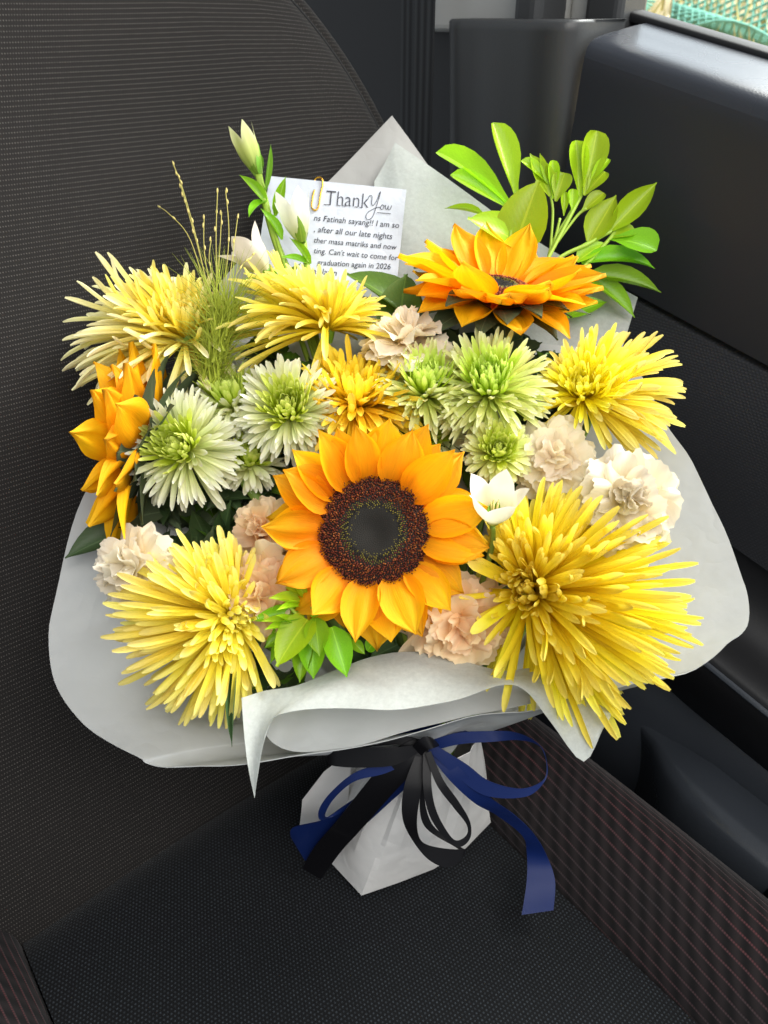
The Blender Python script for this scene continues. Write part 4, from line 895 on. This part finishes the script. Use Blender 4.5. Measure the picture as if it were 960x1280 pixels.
sprig('leafy_sprig', 'glossy green sprig spreading sideways over the tissue toward the door', [([(*c4(480, 700), .531), (*c4(520, 610), .536), (*c4(640, 550), .538), (*c4(740, 520), .540)], 0.0014)],
      [LF(650, 540, 762, 345, 90, kd='lance', be=0.0), LF(740, 490, 930, 292, 75, kd='lance', be=0.0, ro=.3), LF(735, 525, 925, 575, 120, 'leaf_fresh', be=0.5, db=-.012), LF(730, 525, 840, 495, 60), LF(600, 620, 720, 545, 60, kd='lance'), LF(620, 630, 912, 655, 62, 'leaf_fresh', 'lance', 1.0), LF(640, 680, 940, 750, 66, 'leaf_fresh', 'lance', 0.5), LF(640, 690, 832, 850, 66, 'leaf_fresh', 'lance', 0.5), LF(560, 850, 720, 790, 70, 'leaf_fresh', 'lance', 0.5)], P(690, 420, .531), root=P(618, 450, .520))
D = 0.418
def c4(x, y): return 300 + x * 0.1875, 690 + y * 0.1875
def LG(ax_, ay, bx, by, wpx, mt='leaf_fresh', kd='lance', be=0.5, ro=0.0, da=0.0, db=0.0):
    a, b = c4(ax_, ay), c4(bx, by); return (a[0], a[1], D + da, b[0], b[1], D + db, wpx * 1.2 * 0.1875 / 960 * D, mt, kd, be, ro)
sprig('leafy_sprig', 'fresh green leaf rosette hanging over the front tissue under the open sunflower', [([(*c4(560, 520), .44), (*c4(500, 450), .43), (*c4(440, 390), .424), (*c4(380, 420), .418)], 0.001)],
      [LG(450, 450, 250, 760, 200, 'leaf_lime', 'broad', 0.5, db=-.012), LG(500, 440, 530, 690, 140, db=-.008), LG(480, 500, 490, 840, 160, 'leaf_fresh', da=.006), LG(440, 560, 400, 865, 120, da=.008), LG(610, 500, 710, 828, 160, db=-.006), LG(430, 420, 78, 462, 110, da=.004, db=-.004), LG(380, 500, 170, 640, 120, da=.01, db=.004), LG(330, 560, 205, 740, 90, da=.012),
       LG(430, 300, 350, 120, 60, 'leaf_lime', be=0.0, db=-.01), LG(400, 330, 195, 310, 75, 'leaf_lime', db=-.012), LG(400, 360, 245, 390, 50, 'leaf_lime', db=-.014), LG(350, 470, 145, 465, 55, 'leaf_lime', db=-.012), LG(330, 490, 165, 520, 55, 'leaf_lime', db=-.012), LG(330, 480, 240, 425, 40, 'leaf_lime', db=-.014), LG(420, 290, 300, 240, 60, 'leaf_lime', db=-.008), LG(470, 420, 590, 360, 80, db=-.004), LG(660, 560, 750, 620, 80, da=.008, db=.004), LG(740, 590, 830, 680, 70, da=.01, db=.008), LG(850, 660, 930, 560, 80, da=.012, db=.01)], P(385, 780, .42), root=NECK)

# bud stem leaves and the large leaves behind the flowers
def leafset(name, label, leaves, base, group='dark leaves between the flowers', stems=(), mat_stem='stem'):
    return sprig(name, label, stems, leaves, base, mat_stem, 'leaf' if not stems else 'foliage', group)
sprig('bud_leaves', 'curled green leaves on the stem of the tall unopened bud', [([(338, 275, .52), (331, 252, .521)], .0012)],
      [(333, 252, .519, 312, 272, .512, .0090, 'leaf_fresh', 'lance', 1.0, 0.3), (333, 255, .519, 300, 220, .515, .0080, 'leaf_fresh', 'lance', 0.5, 0.0), (331, 240, .52, 338, 182, .518, .0040, 'sepal', 'lance', 0.5, .5), (344, 270, .52, 357, 222, .515, .0075, 'leaf_fresh', 'lance', 0.5, 0.3), (352, 300, .519, 326, 262, .514, .0080, 'leaf_fresh', 'lance', 0.5, .2), (388, 330, .52, 362, 298, .514, .0060, 'leaf_fresh', 'lance', 0.5, 0), (385, 330, .519, 352, 322, .512, .006, 'leaf_fresh', 'lance', .5, 0), (350, 375, .512, 330, 325, .506, .0085, 'leaf_fresh', 'lance', 0.5, 0), (348, 372, .512, 376, 330, .506, .0080, 'leaf_mid', 'lance', 0.5, 0), (345, 360, .512, 305, 350, .505, .0080, 'leaf_fresh', 'lance', .5, 0)], P(340, 280, .52), cat='leaf', group='leaves on the bell stems', root=NECK)
leafset('broad_leaf', 'broad olive green leaf between the card and the yellow chrysanthemum', [(520, 400, .520, 432, 345, .528, .034, 'leaf_mid', 'broad', 0.5, 0.3), (500, 420, .515, 508, 345, .526, .032, 'leaf_mid', 'broad', 0.5, -0.3)], P(500, 410, .515))
leafset('broad_leaf', 'dark green leaf under the sideways sunflower at the paper edge', [(185, 655, .462, 84, 698, .448, .022, 'leaf_dark', 'lance', 0.5, 0.0), (200, 640, .465, 140, 660, .455, .026, 'bract', 'broad', 0.5, 0.2)], P(180, 660, .46))
rl = random.Random(17)
fill = [(200, 690), (225, 700), (190, 730), (255, 610), (285, 625), (330, 610), (250, 660), (215, 640), (345, 570), (380, 580), (560, 560), (585, 545), (545, 575), (505, 555), (660, 620), (640, 660), (650, 530), (710, 540), (650, 440), (560, 440), (480, 420), (330, 470), (250, 470), (230, 520), (270, 540), (300, 830), (320, 850), (450, 810), (480, 815), (505, 830), (360, 860), (530, 550), (720, 600), (560, 850), (340, 620), (170, 640), (425, 560), (600, 440), (690, 640), (620, 690), (280, 870)]
fill += [(330, 440), (360, 470), (480, 455), (455, 470), (560, 455), (650, 470), (690, 460), (700, 520), (660, 560), (665, 590), (240, 590), (300, 540), (285, 650), (270, 690), (235, 690), (400, 470), (720, 650), (600, 590)]
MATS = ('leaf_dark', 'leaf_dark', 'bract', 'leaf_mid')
base_d = lambda y: 0.475 + (640 - y) * 0.00012
groups_ = [('beside the crumpled white carnation', fill[:8]), ('below the white tipped green chrysanthemums', fill[8:12] + fill[22:25]), ('around the lime green chrysanthemums', fill[12:21]), ('under the green rosette and drooping petals', fill[25:31] + fill[40:]), ('behind the white bell and peach carnation', fill[31:40]), ('deep in the middle of the bouquet', fill[41:])]
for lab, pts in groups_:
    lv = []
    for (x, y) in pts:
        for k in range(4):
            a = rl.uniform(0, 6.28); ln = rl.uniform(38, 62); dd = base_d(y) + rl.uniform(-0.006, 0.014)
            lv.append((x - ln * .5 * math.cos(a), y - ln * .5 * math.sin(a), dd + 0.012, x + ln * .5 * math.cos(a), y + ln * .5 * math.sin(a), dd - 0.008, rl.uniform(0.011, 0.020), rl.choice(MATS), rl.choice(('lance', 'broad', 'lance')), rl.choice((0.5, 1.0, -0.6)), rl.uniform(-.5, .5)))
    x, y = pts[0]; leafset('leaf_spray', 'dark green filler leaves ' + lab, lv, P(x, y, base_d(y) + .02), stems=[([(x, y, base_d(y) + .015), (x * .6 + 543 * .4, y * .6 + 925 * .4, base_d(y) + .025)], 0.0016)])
# the green tip hanging from one drooping petal
leafset('hanging_leaf', 'single narrow dark leaf hanging over the front paper rim', [(300, 820, .425, 291, 932, .398, .0052, 'leaf_dark', 'lance', 0.5, 0.2)], P(300, 820, .425))

# ------------------------------------------------------------------ fountain grass plume
gr = thing('fountain_grass', 'fine lime green grass plume with long seed stalks before the backrest', 'grass', Matrix.Translation(P(268, 480, .462)))
gi = Matrix.Translation(-P(268, 480, .462)); rg_ = random.Random(5)
V, F = [], []
for i in range(760):
    t = rg_.random(); bx, by = 262 + 16 * t + rg_.uniform(-14, 14), 486 - 92 * t
    a = rg_.gauss(0, 0.72) + 0.10; ln = rg_.uniform(30, 82) * (0.6 + 0.7 * t); dd = 0.462 + 0.012 * rg_.random()
    p0 = P(bx, by, dd); p2 = P(bx + ln * math.sin(a), by - ln * math.cos(a), dd + rg_.uniform(-0.02, 0.01)); p1 = p0.lerp(p2, 0.5) + UP * 0.003
    tube_geo([gi @ p0, gi @ p1, gi @ p2], lambda q: 0.00034 * (1.1 - q), 3, V, F, False)
o = link('awns', mesh('awns', V, F, None, 'awn'), gr); o['kind'] = 'stuff'
V, F = [], []
for i in range(120):
    t = rg_.random(); bx, by = 262 + 14 * t + rg_.uniform(-10, 10), 486 - 70 * t; dd = 0.458 + .01 * rg_.random()
    tube_geo([gi @ P(bx, by, dd), gi @ P(bx + rg_.uniform(-6, 10), by - rg_.uniform(12, 30), dd - .004)], lambda q: 0.0011 * (1.05 - q), 4, V, F, False)
o = link('plume', mesh('plume', V, F, None, 'awn'), gr); o['kind'] = 'stuff'
stalks = [[(268, 400), (246, 300), (228, 235), (216, 204)], [(268, 395), (250, 320), (238, 275), (226, 232)], [(262, 380), (238, 300), (212, 268), (198, 258)], [(272, 390), (270, 300), (272, 238)], [(276, 390), (286, 300), (282, 238)], [(270, 400), (256, 320), (255, 272)], [(280, 390), (288, 340), (297, 272)], [(278, 380), (262, 330), (264, 300)], [(266, 395), (274, 320), (277, 265)], [(240, 430), (180, 415), (106, 414)], [(240, 432), (170, 412), (122, 407)], [(275, 385), (300, 335), (318, 318)]]
for s in stalks:
    dd = 0.470; pts = [Vector(q) for q in crom([tuple(gi @ P(x, y, dd + 0.006 * k)) for k, (x, y) in enumerate(s)], 6)]
    st = tube('stalk', pts, 0.00027, 'awn_dry', gr, 4)
    V, F = [], []
    for q in [len(pts) - 1] + [k for k in range(6, len(pts) - 2) if rg_.random() < 0.28]:
        p = pts[q] + Vector((rg_.uniform(-1, 1), rg_.uniform(-1, 1), rg_.uniform(-1, 1))) * 0.0007; d = (pts[q] - pts[q - 1]).normalized()
        tube_geo([p - d * 0.0015, p - d * .0006, p + d * 0.0006, p + d * 0.002], lambda x: 0.00068 * math.sin(math.pi * (0.12 + 0.8 * x)), 5, V, F)
    so = link('seeds', mesh('seeds', V, F, None, 'seed'), st); so['kind'] = 'stuff'
tube('stem', [P(265, 484, .464), P(300, 560, .485), P(420, 760, .49), NECK], 0.0016, 'stem_lime', gr, 5, gi)

# ------------------------------------------------------------------ card and clip
TL, TRc, BL = P(337, 220, 0.560), P(508, 237, 0.560), P(322, 378, 0.538)
cx_ = (TRc - TL).normalized(); cy_ = (BL - TL); cy_ = (cy_ - cx_ * cy_.dot(cx_)).normalized(); cz_ = cx_.cross(-cy_)
cm = Matrix((cx_, -cy_, cz_)).transposed().to_4x4(); cm.translation = TL
CWd, CHt = (TRc - TL).length, 0.088
card = thing('greeting_card', 'white thank you card with grey handwritten lettering behind the flowers', 'card', cm)
V, F = [], []; box_geo(V, F, (0, -CHt, -0.0004), (CWd, 0, 0)); link('card_sheet', mesh('card_sheet', V, F, None, 'card', False), card)
ci = cm.inverted()
def on_card(px, py, h=0.0004):
    v = FW + RT * ((px - 480) / 960) + UP * ((640 - py) / 960); s = (TL - CAM).dot(cz_) / v.dot(cz_)
    q = ci @ (CAM + v * s); q.z = h; return q
def text(s, px, py, size, spx, mat='ink_dark', shear=0.0, bold=0.0, name='lettering', rot=0.0, sy=1.0):
    """one line of print starting at (px,py), ending at pixel column spx"""
    cu = bpy.data.curves.new(name, 'FONT'); cu.body = s; cu.size = 1.0; cu.shear = shear; cu.offset = bold; cu.resolution_u = 3
    tmp = bpy.data.objects.new('tmp', cu); col.objects.link(tmp); dg = bpy.context.evaluated_depsgraph_get()
    me = bpy.data.meshes.new_from_object(tmp.evaluated_get(dg)); bpy.data.objects.remove(tmp); me.materials.clear(); me.materials.append(M[mat])
    w = max(v.co.x for v in me.vertices); a, b = on_card(*px_(px, py)), on_card(*px_(*spx)); d = b - a
    sc_ = d.length / w; ang = math.atan2(d.y, d.x)
    return link(name, me, card, Matrix.Translation(a) @ Matrix.Rotation(ang, 4, 'Z') @ Matrix.Diagonal((sc_, sc_ * sy, 1, 1)))
px_ = lambda x, y: (x, y)
def c7(x, y): return (340 + x * 0.1875, 200 + y * 0.1875)
text('Thank', *c7(352, 298), 1, c7(642, 322), 'ink', 0, -0.012, sy=1.35)
for a, b in (((346, 298), (392, 301)), ((432, 304), (458, 306)), ((470, 307), (492, 309)), ((550, 314), (572, 316)), ((582, 317), (604, 319))):   # serifs
    p, q = on_card(*c7(*a)), on_card(*c7(*b)); tube('lettering', [p, q], 0.00022, 'ink', card, 4)
def stroke(pts, r=0.00022): tube('lettering', [Vector(q) for q in crom([tuple(on_card(*c7(*p))) for p in pts], 5)], r, 'ink', card, 4)
stroke([(640, 262), (652, 240), (668, 246), (664, 290), (676, 304), (700, 270), (718, 222), (724, 218), (700, 300), (672, 378), (642, 400), (626, 384), (640, 350), (690, 322), (722, 316)])
stroke([(722, 318), (736, 300), (746, 312), (738, 330), (724, 328), (722, 318)]); stroke([(746, 312), (758, 304), (756, 326), (768, 328), (776, 306), (774, 330), (786, 332), (798, 306)]); stroke([(700, 352), (750, 356), (792, 360)])
for s, a, b in (('ns Fatinah sayang!! I am so', (276, 405), (846, 456)), (', after all our late nights', (276, 480), (800, 530)), ('ther masa matriks and now', (276, 552), (830, 600)), ('ting. Can\'t wait to come for', (276, 622), (838, 672)), ('graduation again in 2026', (300, 700), (790, 730)), ('nas layin', (240, 758), (430, 775))):
    text(s, *c7(*a), 1, c7(*b), 'ink_dark', 0.12, 0.0, sy=1.15)
clip = thing('paper_clip', 'gold wire paper clip on the top edge of the card', 'paper clip', cm)
cp = [(283, 205, 0.0009), (272, 250, 0.0009), (266, 310, 0.0009), (276, 336, 0.0009), (300, 334, 0.0009), (314, 300, .0009), (326, 220, .0009), (338, 170, .001), (330, 128, 0.0012), (300, 118, 0.0), (282, 135, -0.0014), (274, 200, -0.0014), (270, 260, -.0014)]
tube('wire', [Vector(q) for q in crom([tuple(on_card(*c7(x, y), h)) for x, y, h in cp], 6)], 0.00062, 'gold', clip, 8)
